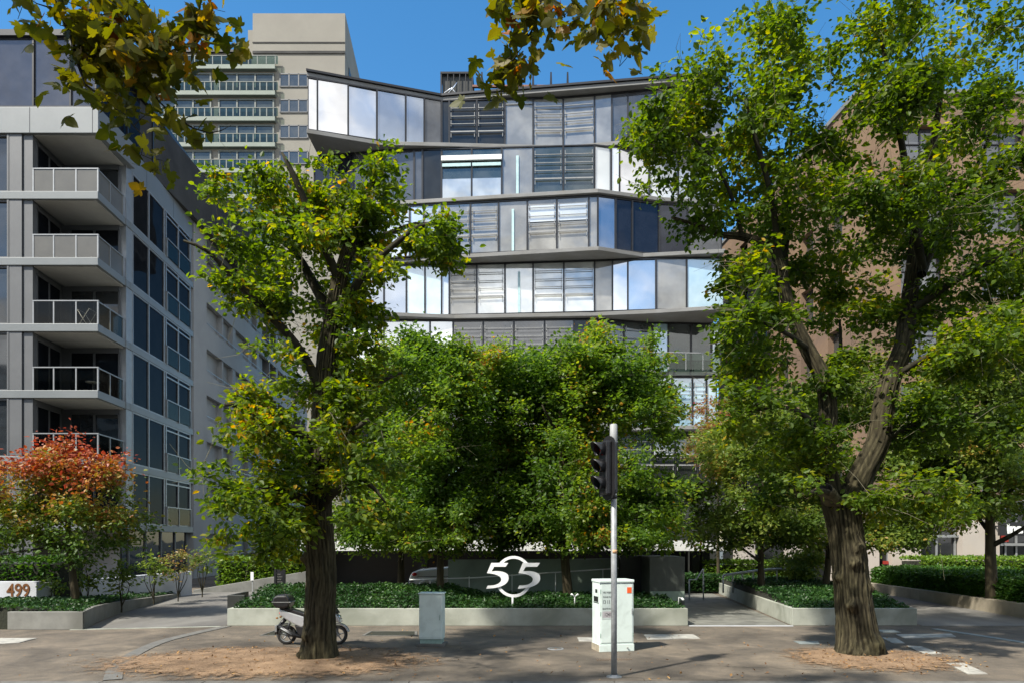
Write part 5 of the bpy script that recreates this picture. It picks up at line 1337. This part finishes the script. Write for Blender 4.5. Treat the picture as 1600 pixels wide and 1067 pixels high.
# --- things on the corner balconies of the apartment block
def balcony_table(label,x,y,z):
    t=thing('balcony_table',label,'table',(x,y,z)); mb=MB(); mb.lathe([(0,.70),(.32,.70),(.32,.73),(0,.73)],(x,y,z)); mb.build('table_top',M['railwhite'],t)
    mb=MB(); mb.tube([(x,y,z+.02),(x,y,z+.7)],.025,8); mb.build('pedestal',M['galv'],t); mb=MB(); mb.lathe([(0,.03),(.2,.0),(.2,.02)],(x,y,z)); mb.build('foot',M['galv'],t)
def balcony_chair(label,x,y,z,rz=0):
    t=thing('balcony_chair',label,'chair',(x,y,z))
    u=(math.cos(rz),math.sin(rz)); v=(-u[1],u[0])
    mb=MB(); mb.obox((x,y),u,v,-.22,.22,-.22,.22,z+.42,z+.46); mb.build('seat',M['black_plastic'],t)
    mb=MB(); mb.obox((x,y),u,v,-.22,.22,.20,.24,z+.47,z+.88); mb.build('backrest',M['black_plastic'],t)
    for a in (-.2,.2):
        for b_ in (-.2,.2):
            mb=MB(); mb.obox((x,y),u,v,a-.015,a+.015,b_-.015,b_+.015,z,z+.419); mb.build('leg',M['black'],t)
balcony_table('round white table on the fourth balcony of the corner stack',-20.6,34.6,zs[3])
balcony_chair('dark chair on the fourth balcony beside the round table',-21.4,34.7,zs[3],1.2)
balcony_chair('dark chair facing out on the second balcony from the top',-21.2,34.8,zs[1],-.4)
balcony_chair('dark chair by the rail of the fifth balcony of the corner stack',-20.3,34.3,zs[4],.5)
t=thing('drying_rack','folding white drying rack behind the third balcony rail','rack',(-20.6,34.0,zs[2])); z=zs[2]
for s_ in (-1,1):
    mb=MB(); mb.tube([(-20.6-.3*s_,33.8,z),(-20.6+.3*s_,33.8,z+.95)],.014,6); mb.tube([(-20.6-.3*s_,34.4,z),(-20.6+.3*s_,34.4,z+.95)],.014,6); mb.tube([(-20.6+.3*s_,33.8,z+.95),(-20.6+.3*s_,34.4,z+.95)],.014,6); mb.build('leg_frame',M['white'],t)

# locks, hinges and a vent on the cabinets
for (oo,uu,vv,ww,hh,tt) in ((o_c,u_c,v_c,.80,1.60,t_c),):
    for ss in (ww/2-.05,ww-.055):
        mb=MB(); mb.obox(oo,uu,vv,ss,ss+.018,-.03,-.0105,hh*.52,hh*.52+.12); mb.build('handle',M['galv'],tt)
    for zz in (.32,.8,1.3):
        for ss in (.012,ww-.022):
            mb=MB(); mb.obox(oo,uu,vv,ss,ss+.012,-.014,-.001,zz,zz+.09); mb.build('hinge',M['cabdark'],tt)
    mb=MB(); mb.obox(oo,uu,vv,.0,ww,-.004,-.001,hh-.098,hh-.088); mb.build('lid_seam',M['black'],tt)
# ============================================================ trees
def hue_up(z0,z1,amp=.5):
    def f(P,r):
        n=np.array([mnoise.noise(Vector(p)*1.1) for p in P])
        return np.clip((P[:,2]-z0)/(z1-z0)+n*.35+r.normal(size=len(P))*.10,0,1)
    return f
# --- left elm
Y=14.8
def TR(px,py,r,dY=0): return (px,py,r,dY)
trunk=PL(Y,(499,1030,.36),(499,1000,.335),(500,950,.31),(502,900,.30),(500,850,.29),(498,800,.27),(500,740,.25),(503,680,.235),(507,620,.22),(512,560,.205),(520,500,.18),(530,440,.15),(545,390,.12),(562,340,.09),(580,290,.06),(597,245,.03))
L1=[trunk,
 PL(Y,(507,620,.12),(480,560,.10,-.3),(440,510,.08,-.6),(400,470,.06,-.9),(365,430,.04,-1.2),(335,420,.02,-1.4)),
 PL(Y,(520,500,.12),(480,430,.10,.4),(450,380,.08,.7),(410,340,.06,.9),(360,310,.04,.8),(310,290,.02,.6)),
 PL(Y,(530,440,.10),(500,360,.08,-.6),(480,310,.06,-.9),(465,280,.03,-1)),
 PL(Y,(525,500,.10),(575,440,.08,-.4),(630,400,.06,-.7),(680,380,.04,-.9),(720,420,.02,-1)),
 PL(Y,(545,390,.08),(590,350,.06,.6),(640,320,.04,.9),(680,320,.02,1)),
 PL(Y,(503,700,.12),(460,670,.10,-.5),(410,650,.07,-1.1),(390,650,.03,-1.3)),
 PL(Y,(498,790,.11),(450,770,.09,-.8),(420,775,.04,-1.1)),
 PL(Y,(500,740,.11),(550,690,.09,-.6),(590,668,.04,-1.0)),
 PL(Y,(499,800,.10),(540,770,.08,-.8),(590,760,.05,-1.2),(620,790,.02,-1.3)),
 PL(Y,(505,650,.10),(560,600,.08,.6),(600,570,.05,1),(620,560,.02,1.2)),
 PL(Y,(510,600,.09),(470,590,.07,1),(430,600,.05,1.5),(400,640,.02,1.8)),
]
B1=BL(Y,[(600,290,32,50,.9,0),(560,330,40,45,.9,0),(505,300,48,45,.9,.2),(430,315,70,42,1.1,.3),(355,310,50,42,.5,.6),(395,390,65,45,.9,0),(500,400,90,55,1.6,0),(610,400,60,60,1.2,-.2),(690,400,42,48,.8,-.7),(560,350,60,45,1,.1),
 (375,465,42,24,.35,-.8),(425,490,45,35,.6,-.4),(470,480,60,50,1,.2),(560,475,45,38,.8,.2),(470,600,60,50,1.3,0),(430,680,52,58,1.6,-.8),(415,770,52,60,1.5,-1),(445,800,70,60,2.1,-.6),(470,700,60,70,1.6,-.5),(540,640,50,60,1.5,0),(570,740,75,55,1.8,-.6),(600,810,60,35,.9,-.8),(570,590,60,40,1,.8),(430,850,60,28,.8,-.5),(395,835,45,30,.5,-.8),(555,540,45,30,.6,.2)],ry=2.2)
B1=[(b[0],b[1],b[2],b[3],min(2.2,b[3]*2.0),b[5],b[6]) for b in B1]
def yellowish(P,r):
    v=r.beta(2,3.2,len(P)); n=np.array([mnoise.noise(Vector(p)*.9) for p in P]); m=np.array([mnoise.noise(Vector(p)*2.3+Vector((9,0,0))) for p in P])
    return np.clip(v+.42*n+np.where(m>.38,.35,0),0,1)
build_tree('elm_tree','big elm with deeply furrowed trunk standing in front of the parked scooter',(WX(499,Y),Y,0),L1,B1,1120,34,.112,M['lf_elm'],M['bark'],'street elms on the footpath',seed=11,gap=.30,gapscale=1.1,spread=.17,split=5,
 vary_fn=yellowish,trunk_segs=120,trunk_amp=.021,roots=.34,knots=[(R(205),2.15,.10,.13),(R(240),.55,.13,.10),(R(225),.15,.15,.10)],pale=.07,twigm=M['twig'])
# --- right elm
Y=15.4
trunk=PL(Y,(1342,1022,.46),(1340,1000,.42),(1336,960,.385),(1331,920,.36),(1326,870,.345),(1321,830,.345),(1317,800,.34),(1315,780,.27),(1314,765,.15),(1314,758,.05))
rt_=PL(Y,(1318,850,.20),(1322,805,.27),(1345,745,.25),(1372,690,.235),(1380,640,.22),(1392,590,.205),(1412,540,.19),(1430,480,.17,.3),(1442,420,.15,.4),(1450,350,.12,.4),(1462,280,.09,.3),(1470,200,.06,.2),(1475,120,.03))
lt_=PL(Y,(1320,850,.20),(1306,800,.25),(1294,750,.21),(1291,700,.19),(1294,640,.18),(1285,590,.165),(1262,545,.15),(1240,500,.135),(1225,450,.12),(1218,410,.11),(1196,384,.095),(1160,370,.08),(1125,366,.06),(1085,350,.035),(1050,340,.02))
L2=[trunk,rt_,lt_,
 PL(Y,(1225,450,.09),(1240,380,.08,.5),(1255,300,.07,.8),(1262,220,.05,1),(1265,140,.03,1)),
 PL(Y,(1218,410,.08),(1190,330,.06,-.6),(1160,260,.05,-.9),(1140,200,.03,-1)),
 PL(Y,(1160,370,.05),(1130,320,.04,-.5),(1090,270,.03,-.8),(1040,240,.02,-1),(990,220,.01,-1)),
 PL(Y,(1294,640,.08),(1320,590,.07,.5),(1340,540,.05,.8),(1345,480,.03,1)),
 PL(Y,(1442,420,.09),(1400,350,.08,-.6),(1370,270,.06,-1),(1345,190,.04,-1.2),(1330,110,.03,-1.2),(1320,40,.02,-1.2)),
 PL(Y,(1440,430,.10),(1490,350,.08,.6),(1530,290,.07,.9),(1570,230,.05,1),(1600,160,.04,1),(1620,90,.02,1)),
 PL(Y,(1430,480,.08),(1490,440,.07,-.7),(1550,420,.05,-1.1),(1610,410,.03,-1.3)),
 PL(Y,(1392,590,.08),(1440,560,.06,-.8),(1500,550,.05,-1.4),(1560,560,.03,-1.7)),
 PL(Y,(1372,690,.08),(1430,660,.06,-.6),(1480,660,.04,-1),(1530,680,.02,-1.2)),
 PL(Y,(1291,700,.08),(1240,660,.06,-.7),(1190,650,.04,-1.1),(1140,660,.02,-1.3)),
 PL(Y,(1262,545,.07),(1210,540,.05,-.8),(1160,530,.03,-1.2),(1130,520,.02,-1.3)),
 PL(Y,(1310,780,.08),(1260,770,.06,-.8),(1210,780,.03,-1.2)),
 PL(Y,(1330,770,.08),(1390,770,.06,-.9),(1440,790,.03,-1.3)),
]
B2=BL(Y,[(1010,250,52,60,.9,-.8),(1060,190,60,55,.9,-.8),(1110,290,65,60,1.1,-.5),(1170,220,70,70,1.5,-.4),(1170,110,60,60,.65,-.5),(1240,40,70,50,.6,.6),(1250,150,70,70,1.3,.7),(1330,80,80,70,1.2,-.6),(1330,210,80,70,1.7,-.5),(1420,130,70,80,1.1,0),(1500,80,70,70,.8,.6),(1570,60,60,60,.7,.8),(1560,160,60,50,.9,.8),(1480,230,70,60,1.0,.2),(1580,260,50,50,.9,.7),
 (1090,350,50,30,.4,-.4),(1190,330,60,45,.9,0),(1280,330,80,60,1.6,.1),(1380,350,80,60,1.5,-.3),(1490,350,80,60,1.3,0),(1590,370,60,60,1,.3),(1150,440,45,38,.6,-.4),(1270,420,45,50,.8,1.2),(1340,450,70,50,1.0,1.0),(1450,460,70,50,1.1,.9),(1540,450,80,50,1.4,-.7),(1150,520,50,40,.8,-1),(1190,560,45,45,.9,.6),(1340,560,60,45,.8,1.4),(1450,570,70,50,1.2,-.7),(1560,560,70,50,1.2,-1.1),
 (1160,640,60,55,1.1,-1),(1215,690,50,55,1.0,1.0),(1330,660,45,60,.5,1.8),(1440,680,50,50,1,-.2),(1520,680,60,50,.8,-1),(1205,770,50,42,1.0,-.3),(1262,700,34,48,.45,-.5),(1335,790,46,20,.3,-.6),(1405,650,42,38,.45,-.6),(1300,600,34,34,.35,-.5),(1400,780,60,45,.9,-.8)],ry=2.4)
B2=[(b[0],b[1],b[2],b[3],min(2.4,b[3]*2.0),b[5],b[6]) for b in B2]
def stub(tb):
    a=W(1300,778,Y-.30); b=W(1290,764,Y-.52)
    n=(b-a).normalized(); e1=n.cross(Vector((0,0,1))).normalized(); e2=n.cross(e1)
    vs=[];k=20;prof=[(a-n*.12,.20),(b,.185),(b+n*.03,.16),(b+n*.01,.12),(b-n*.14,.09)]
    for c,r_ in prof:
        for q in range(k):
            th=2*math.pi*q/k; r2=r_*(1+.12*math.sin(th*3)+.08*mnoise.noise(Vector((math.cos(th)*2,math.sin(th)*2,r_*9)))); vs.append(c+e1*math.cos(th)*r2+e2*math.sin(th)*r2*.75)
    tb.add(vs[:3*k],[(i*k+j,i*k+(j+1)%k,(i+1)*k+(j+1)%k,(i+1)*k+j) for i in range(2) for j in range(k)],0,True)
    tb.add(vs[2*k:],[(i*k+j,i*k+(j+1)%k,(i+1)*k+(j+1)%k,(i+1)*k+j) for i in range(2) for j in range(k)]+[[2*k+j for j in range(k)]],1,True)
build_tree('elm_tree','massive forked elm with knotted leaning trunk on the earth patch at the right',(WX(1340,Y),Y,0),L2,B2,2500,32,.112,M['lf_elm'],M['bark'],'street elms on the footpath',seed=22,gap=.24,gapscale=1.0,spread=.18,split=5,
 vary_fn=patchy(-.06,.5,.7),trunk_segs=130,trunk_amp=.024,roots=.30,knots=[(R(240),1.15,.11,.17),(R(262),2.05,.12,.13),(R(280),2.35,.15,.12),(R(300),.25,.2,.12),(R(235),.12,.2,.14),(R(200),1.75,.09,.10),(R(320),1.45,.08,.08)],pale=.12,stub=stub,twigm=M['twig'])

# --- trees behind the long planter
def garden_tree(label,px,Y,ytop,ycrown0,rx,seed,lm='lf_mid',n=300,lpc=46,r0=.13,lean=0,blobs=None,ls=.125,group='garden trees in the planting beds',vary=None,gap=.17,base=None,yb=None,name='pear_tree',spread=.25):
    zb=.4; X=WX(px,Y); z0=W(0,ycrown0,Y).z; z1=W(0,ytop,Y).z; k=Y/F
    r=random.Random(seed)
    tr=[(X,Y,zb-.2,r0*1.15),(X+lean*.25,Y,zb+.6,r0),(X+lean*.6,Y,z0-.2,r0*.85),(X+lean,Y,(z0+z1)/2,r0*.6),(X+lean*1.1,Y,z1-.7,r0*.2)]
    lim=[tr]
    for q in range(9):
        a=q*2.4+seed; h=z0-.3+(z1-z0)*.55*q/9; x0=X+lean*.7; R_=rx*k*(.75-.25*q/9)
        lim.append([(x0,Y,h,r0*.5),(x0+math.cos(a)*R_*.4,Y+math.sin(a)*R_*.4,h+.5,r0*.35),(x0+math.cos(a)*R_*.8,Y+math.sin(a)*R_*.8,h+1.1,r0*.15)])
    n=int(n*1.45); B=BL(Y,blobs)
    B=[(b[0],b[1],b[2],b[3],min(2.6,b[3]*1.6),b[5],b[6]) for b in B]
    return build_tree(name,label,(X,Y,0),lim,B,n,lpc,ls,M[lm],M['bark2'],group,seed=seed,gap=gap,gapscale=.6,vary_fn=vary or patchy(.04,.6,.6),pale=.06,twigm=M['twig'],spread=spread,split=4 if n>200 else 0,keep=.75)
garden_tree('slender garden tree left of the silver car with broad crown toward the left elm',627,26,560,850,110,31,blobs=[(600,838,60,26,.6),(590,620,75,55,1.3),(560,700,70,70,1.4),(620,700,70,80,1.5),(560,815,60,45,1),(640,815,60,48,1),(600,590,35,32,.5)],n=640)
garden_tree('garden tree with its trunk rising right beside the silver car',688,23.3,520,845,110,32,blobs=[(680,838,60,26,.6),(640,570,60,50,1),(700,605,70,52,1.3),(690,690,85,75,1.7),(660,790,80,48,1.3),(740,790,60,45,1),(650,540,26,26,.25),(712,552,30,26,.3)],n=760)
garden_tree('garden tree directly behind the 505 sign',782,25.5,540,840,110,33,blobs=[(770,842,80,26,.7),(780,590,70,50,1.2),(800,680,80,75,1.7),(770,805,70,52,1.3),(745,568,30,26,.3),(845,600,50,45,.8),(830,790,60,48,1)],n=720)
garden_tree('thin stemmed garden tree between the 505 sign and the leaning tree',856,28,540,840,90,34,r0=.08,blobs=[(860,600,60,45,1),(870,690,70,70,1.3),(850,790,60,40,.8)],n=380)
garden_tree('leaning dark trunked garden tree just left of the tall cabinet',889,23.6,500,845,120,35,lean=-.25,r0=.17,blobs=[(990,838,80,28,.7),(880,838,50,24,.4),(930,562,48,42,.9),(890,590,70,55,1.2),(990,575,50,48,1),(960,640,85,65,1.7),(1020,650,48,60,.9),(900,720,85,75,1.8),(990,760,75,65,1.5),(860,800,70,42,.9),(935,815,75,38,1),(1030,800,40,40,.6),(935,522,14,20,.10),(1020,600,30,30,.3)],n=1000)
# right hand trees
garden_tree('slim garden tree in the middle of the wedge shaped ivy planter',1189,26,610,865,100,41,lm='lf_light',blobs=[(1150,700,55,55,1),(1210,690,60,60,1),(1170,790,75,60,1.6),(1120,800,50,55,.9),(1230,820,45,40,.7)],n=480,gap=.15)
garden_tree('dark leaning garden tree close behind the right elm trunk',1289,26.5,560,860,110,42,lm='lf_light',lean=.2,blobs=[(1270,640,60,60,1),(1330,620,60,60,1),(1260,740,60,60,1.2),(1400,730,70,70,1.5),(1390,820,60,42,1.1),(1250,830,40,30,.5),(1450,800,40,45,.7)],n=640,gap=.12)
garden_tree('tall garden tree growing from the dark hedge in front of the shops',1550,24.5,480,840,120,43,lm='lf_light',r0=.19,lean=-.1,blobs=[(1540,560,70,60,1.3),(1490,620,65,60,1.2),(1590,640,60,70,1.2),(1500,720,75,60,1.5),(1580,760,60,50,1.1),(1450,700,50,55,.9),(1620,560,50,60,.8),(1480,790,60,32,.6)],n=820,gap=.12)
garden_tree('small reddish autumn tree beside the corner of the office building',1122,33,600,760,50,44,lm='lf_red',r0=.07,blobs=[(1125,650,38,36,1),(1105,710,40,40,1),(1150,720,36,36,.8)],n=130,gap=.2,ls=.12)
garden_tree('small yellow green bush tree in front of the ramp handrail',1244,29.5,860,900,30,45,lm='lf_hedge2' and 'lf_light',r0=.03,blobs=[(1243,885,30,22,1),(1262,872,18,14,.4)],n=60,gap=.1,ls=.12,spread=.3)
# --- maple
Y=22.3
trunk=PL(Y,(119,948,.13),(117,925,.12),(113,890,.105),(108,850,.09),(105,800,.075),(100,750,.05),(105,700,.02))
k=Y/F; lim=[trunk]
for (a,b,c) in (((110,860),(60,830),(10,815)),((110,850),(160,820),(205,800)),((107,830),(80,780),(40,740)),((106,810),(140,770),(180,730)),((104,790),(70,770),(-10,760)),((103,780),(120,730),(120,690)),((105,800),(160,790),(200,760)),((109,850),(50,860),(-20,870))):
    lim.append(PL(Y,(*a,.04),(*b,.025,-.4),(*c,.01,-.7)))
Bm=BL(Y,[(110,720,55,35,1.2),(60,745,60,38,1.2),(150,745,48,36,1.1),(20,770,60,45,1.2),(100,790,85,45,2),(170,800,48,45,1.1),(30,825,70,42,1.5),(120,850,65,36,1.2),(185,820,30,38,.5),(-20,790,50,50,.9),(118,693,14,18,.16)])
Bm=[(b[0],b[1],b[2],b[3],min(1.6,b[3]*1.6),b[5],b[6]) for b in Bm]
build_tree('maple_tree','small maple turning red at the top above green lower leaves, left of the driveway',(WX(119,Y),Y,0),lim,Bm,560,32,.115,M['lf_maple'],M['bark2'],seed=51,gap=.12,split=5,gapscale=.9,vary_fn=hue_up(W(0,905,Y).z,W(0,705,Y).z),twigm=M['twig'],spread=.28)
# --- young shrubs along the side of 499
for q,(px,yb,yt,Yq,lab) in enumerate(((190,930,880,23.6,'thin young shrub beside the maple planter, nearest the 499 numerals'),(240,905,865,26.5,'bushy young shrub second along the white wall'),(278,905,860,27.8,'young shrub third along the white wall'),(316,905,852,29.8,'tallest leafy shrub at the end of the white wall'),(135,928,875,23.3,'spindly shrub just right of the maple trunk'),(84,935,900,23.4,'bare twiggy shrub beside the 499 numerals'))):
    X=WX(px,Yq); z0=.25; z1=W(0,yt,Yq).z; h=z1-z0; r=random.Random(q)
    lim=[[(X,Yq,z0-.2,.03),(X+.03,Yq,z0+h*.5,.018),(X,Yq,z1-.1,.006)]]+[[(X,Yq,z0,.02),(X+r.uniform(-.3,.3),Yq+r.uniform(-.2,.2),z0+h*.5,.012),(X+r.uniform(-.5,.5),Yq+r.uniform(-.3,.3),z0+h*.85,.006)] for _ in range(4)]
    build_tree('young_shrub',lab,(X,Yq,0),lim,[(X,Yq,z0+h*.68,h*.38,h*.34,h*.36,1)],34 if q!=5 else 12,16,.11,M['lf_light'] if q!=2 else M['lf_red'],M['twig'],'young shrubs along the 499 wall',cat='shrub',seed=60+q,spread=.14,trunk_segs=7)

# --- plane tree overhead: trunk stands left of the viewpoint, limbs reach over
Y=8.0
limbs=[[(-9.5,2.5,0,.42),(-9.5,2.6,3,.36),(-9.3,2.9,6,.32),(-9.0,3.5,9,.26),(-8.8,4,12,.15),(-8.7,4.5,14.5,.05)],
 [(-9.2,3,6.5,.18),(-8.0,4.2,8.6,.13),(-6.6,6,9.8,.09),(-5.6,7.4,9.3,.05),(WX(95,Y),Y,W(0,20,Y).z,.028),(WX(118,Y),Y,W(0,90,Y).z,.02),(WX(140,Y),Y-.1,W(0,140,Y).z,.014),(WX(160,Y),Y-.2,W(0,185,Y).z,.008)],
 [(-5.6,7.4,9.3,.04),(WX(200,Y),Y,W(0,-30,Y).z,.028),(WX(225,Y),Y+.2,W(0,40,Y).z,.018),(WX(215,Y),Y+.2,W(0,110,Y).z,.012),(WX(255,Y),Y+.3,W(0,160,Y).z,.010),(WX(310,Y),Y+.3,W(0,185,Y).z,.008),(WX(345,Y),Y+.3,W(0,172,Y).z,.005)],
 [(WX(118,Y),Y,W(0,90,Y).z,.012),(WX(160,Y),Y+.1,W(0,75,Y).z,.01),(WX(215,Y),Y+.1,W(0,30,Y).z,.006)],
 [(WX(140,Y),Y-.1,W(0,140,Y).z,.012),(WX(190,Y),Y,W(0,178,Y).z,.009),(WX(225,Y),Y,W(0,215,Y).z,.005)],
 [(-9.0,3.4,8,.16),(-6,4.6,11,.12),(-3,6,11.5,.09),(-.5,7,10.6,.06),(WX(850,Y),Y,W(0,-60,Y).z,.03),(WX(845,Y),Y,W(0,0,Y).z,.02),(WX(830,Y),Y,W(0,50,Y).z,.012),(WX(800,Y),Y,W(0,95,Y).z,.006)],
 [(-.5,7,10.6,.05),(WX(950,Y),Y,W(0,-70,Y).z,.03),(WX(960,Y),Y,W(0,0,Y).z,.014),(WX(975,Y),Y,W(0,60,Y).z,.006)],
 [(-9.0,3.4,9,.14),(-11.5,4.5,11,.1),(-13.5,6,12,.05)],[(-9,3.6,9.5,.12),(-8,6.5,11.8,.08),(-7,9,13,.04)],[(-9,3.4,8.5,.12),(-9.5,1,11,.08),(-10,-1.5,12,.04)]]
B=BL(Y,[(100,12,80,16,.14),(65,45,26,14,.04),(150,50,60,40,.24),(225,55,80,45,.30),(310,30,48,40,.14),(230,125,70,40,.20),(165,170,28,50,.09),(290,175,36,24,.09),(340,165,30,20,.07),(225,235,18,14,.03),(210,250,14,14,.015),(270,205,18,12,.03),(130,100,30,30,.06),
 (800,15,40,22,.08),(870,20,55,28,.14),(960,12,60,18,.12),(970,60,45,32,.12),(815,65,32,34,.09),(785,55,22,30,.03),(795,110,18,20,.035),(1010,5,50,10,.05)])
B=[(b[0],b[1],b[2],b[3],.7,b[5],b[6]) for b in B]
B+=[(-10,5,12.4,4.5,3.6,1.4,1.6),(-6,6.2,12.6,4,3,1.0,.8),(-12,8.5,13.3,3,2.2,.7,.5),(-8,3,14.3,4,3.5,1.4,.6)]
build_tree('plane_tree','plane tree whose lobed yellow brown leaves hang into the top of the view','%s'%'tree' and (-9.5,2.5,0),limbs,B,350,8,.145,M['lf_plane'],M['bark2'],cat='tree',seed=71,gap=.0,lobed=True,twig_r=1.9,spread=.22,twigm=M['twig'],trunk_segs=24,trunk_amp=.02,up=-.02,maxlen=9)
# ============================================================ buildings across the road (mirrored in the glass)
t=thing('office_building','banded office block across the road behind the viewpoint, mirrored in the dark windows','building',(-20,-52,0))
mb=MB()
for i in range(9): mb.box(-150,40,-60,-48,3.4*i+1.0,3.4*i+2.6)
mb.box(-149.8,39.8,-60,-48.6,0,31); mb.build('wall',M['beige'],t)
mb=MB()
for i in range(9): mb.box(-149,39,-48.58,-48.5,3.4*i+2.62,3.4*i+4.36)
mb.build('window_band',M['gdark'],t)
# ============================================================ light, sky, camera
SUN=Vector((-.74,-.67,0)).normalized(); EL=R(50)
sd=Vector((SUN.x*math.cos(EL),SUN.y*math.cos(EL),math.sin(EL)))
li=bpy.data.lights.new('sun','SUN'); li.energy=3.3; li.angle=R(2.0); li.color=(1,.94,.84)
lo=bpy.data.objects.new('sun',li); col.objects.link(lo); lo.rotation_euler=sd.to_track_quat('Z','Y').to_euler(); lo.location=(0,0,60)
w=bpy.data.worlds.new('World'); scene.world=w; w.use_nodes=True; n=w.node_tree; n.nodes.clear(); L=n.links
out=n.nodes.new('ShaderNodeOutputWorld'); bg=n.nodes.new('ShaderNodeBackground'); bg.inputs[1].default_value=.15
sky=n.nodes.new('ShaderNodeTexSky'); sky.sky_type='NISHITA'; sky.sun_disc=False; sky.sun_elevation=EL; sky.sun_rotation=math.atan2(sd.x,sd.y)
sky.air_density=1.0; sky.dust_density=.4; sky.ozone_density=1.6; sky.altitude=100
tc=n.nodes.new('ShaderNodeTexCoord'); sx=n.nodes.new('ShaderNodeSeparateXYZ'); L.new(tc.outputs['Generated'],sx.inputs[0])
# broken cloud behind the viewpoint, mirrored in the panes; cover widened to whiten ambient
nz=n.nodes.new('ShaderNodeTexNoise'); nz.inputs['Scale'].default_value=2.6; nz.inputs['Detail'].default_value=9; nz.inputs['Roughness'].default_value=.55; nz.inputs['Distortion'].default_value=.4
mp=n.nodes.new('ShaderNodeMapping'); mp.inputs['Scale'].default_value=(1,1,2.0); mp.inputs['Location'].default_value=(.3,.2,.1); L.new(tc.outputs['Generated'],mp.inputs[0]); L.new(mp.outputs[0],nz.inputs['Vector'])
r=n.nodes.new('ShaderNodeValToRGB'); r.color_ramp.elements[0].position=.39; r.color_ramp.elements[1].position=.54; L.new(nz.outputs['Fac'],r.inputs[0])
mr=n.nodes.new('ShaderNodeMapRange'); mr.inputs['From Min'].default_value=.10; mr.inputs['From Max'].default_value=-.20; L.new(sx.outputs['Y'],mr.inputs[0])
mu=n.nodes.new('ShaderNodeMath'); mu.operation='MULTIPLY'; L.new(r.outputs[0],mu.inputs[0]); L.new(mr.outputs[0],mu.inputs[1])
mx=n.nodes.new('ShaderNodeMix'); mx.data_type='RGBA'; L.new(mu.outputs[0],mx.inputs[0]); hs=n.nodes.new('ShaderNodeHueSaturation'); hs.inputs['Saturation'].default_value=1.32; hs.inputs['Hue'].default_value=.494; hs.inputs['Value'].default_value=.61; L.new(sky.outputs[0],hs.inputs['Color']); L.new(hs.outputs[0],mx.inputs[6]); 
nb=n.nodes.new('ShaderNodeTexNoise'); nb.inputs['Scale'].default_value=4.5; nb.inputs['Detail'].default_value=8; nb.inputs['Roughness'].default_value=.6; L.new(mp.outputs[0],nb.inputs['Vector'])
rb=n.nodes.new('ShaderNodeMapRange'); rb.inputs['From Min'].default_value=.35; rb.inputs['From Max'].default_value=.66; rb.inputs['To Min'].default_value=1.7; rb.inputs['To Max'].default_value=6.2; L.new(nb.outputs['Fac'],rb.inputs[0])
cc_=n.nodes.new('ShaderNodeVectorMath'); cc_.operation='SCALE'; cc_.inputs[0].default_value=(1,.985,.96); L.new(rb.outputs[0],cc_.inputs['Scale']); L.new(cc_.outputs[0],mx.inputs[7])
L.new(mx.outputs[2],bg.inputs[0]); L.new(bg.outputs[0],out.inputs[0])
ca=bpy.data.cameras.new('camera'); co=bpy.data.objects.new('camera',ca); col.objects.link(co); scene.camera=co
co.location=(0,0,CAMZ); co.rotation_euler=(R(90),0,0); ca.sensor_width=36; ca.lens=36*F/1600; ca.shift_y=(HZ-533.5)/1600; ca.clip_end=3000; ca.clip_start=.1
vs=scene.view_settings; vs.view_transform='Standard'; vs.look='None'; vs.gamma=1; vs.exposure=1.38; vs.use_curve_mapping=False
scene.cycles.max_bounces=8; scene.cycles.transparent_max_bounces=16; scene.cycles.diffuse_bounces=4; scene.cycles.use_denoising=True
scene.cycles.sample_clamp_indirect=6
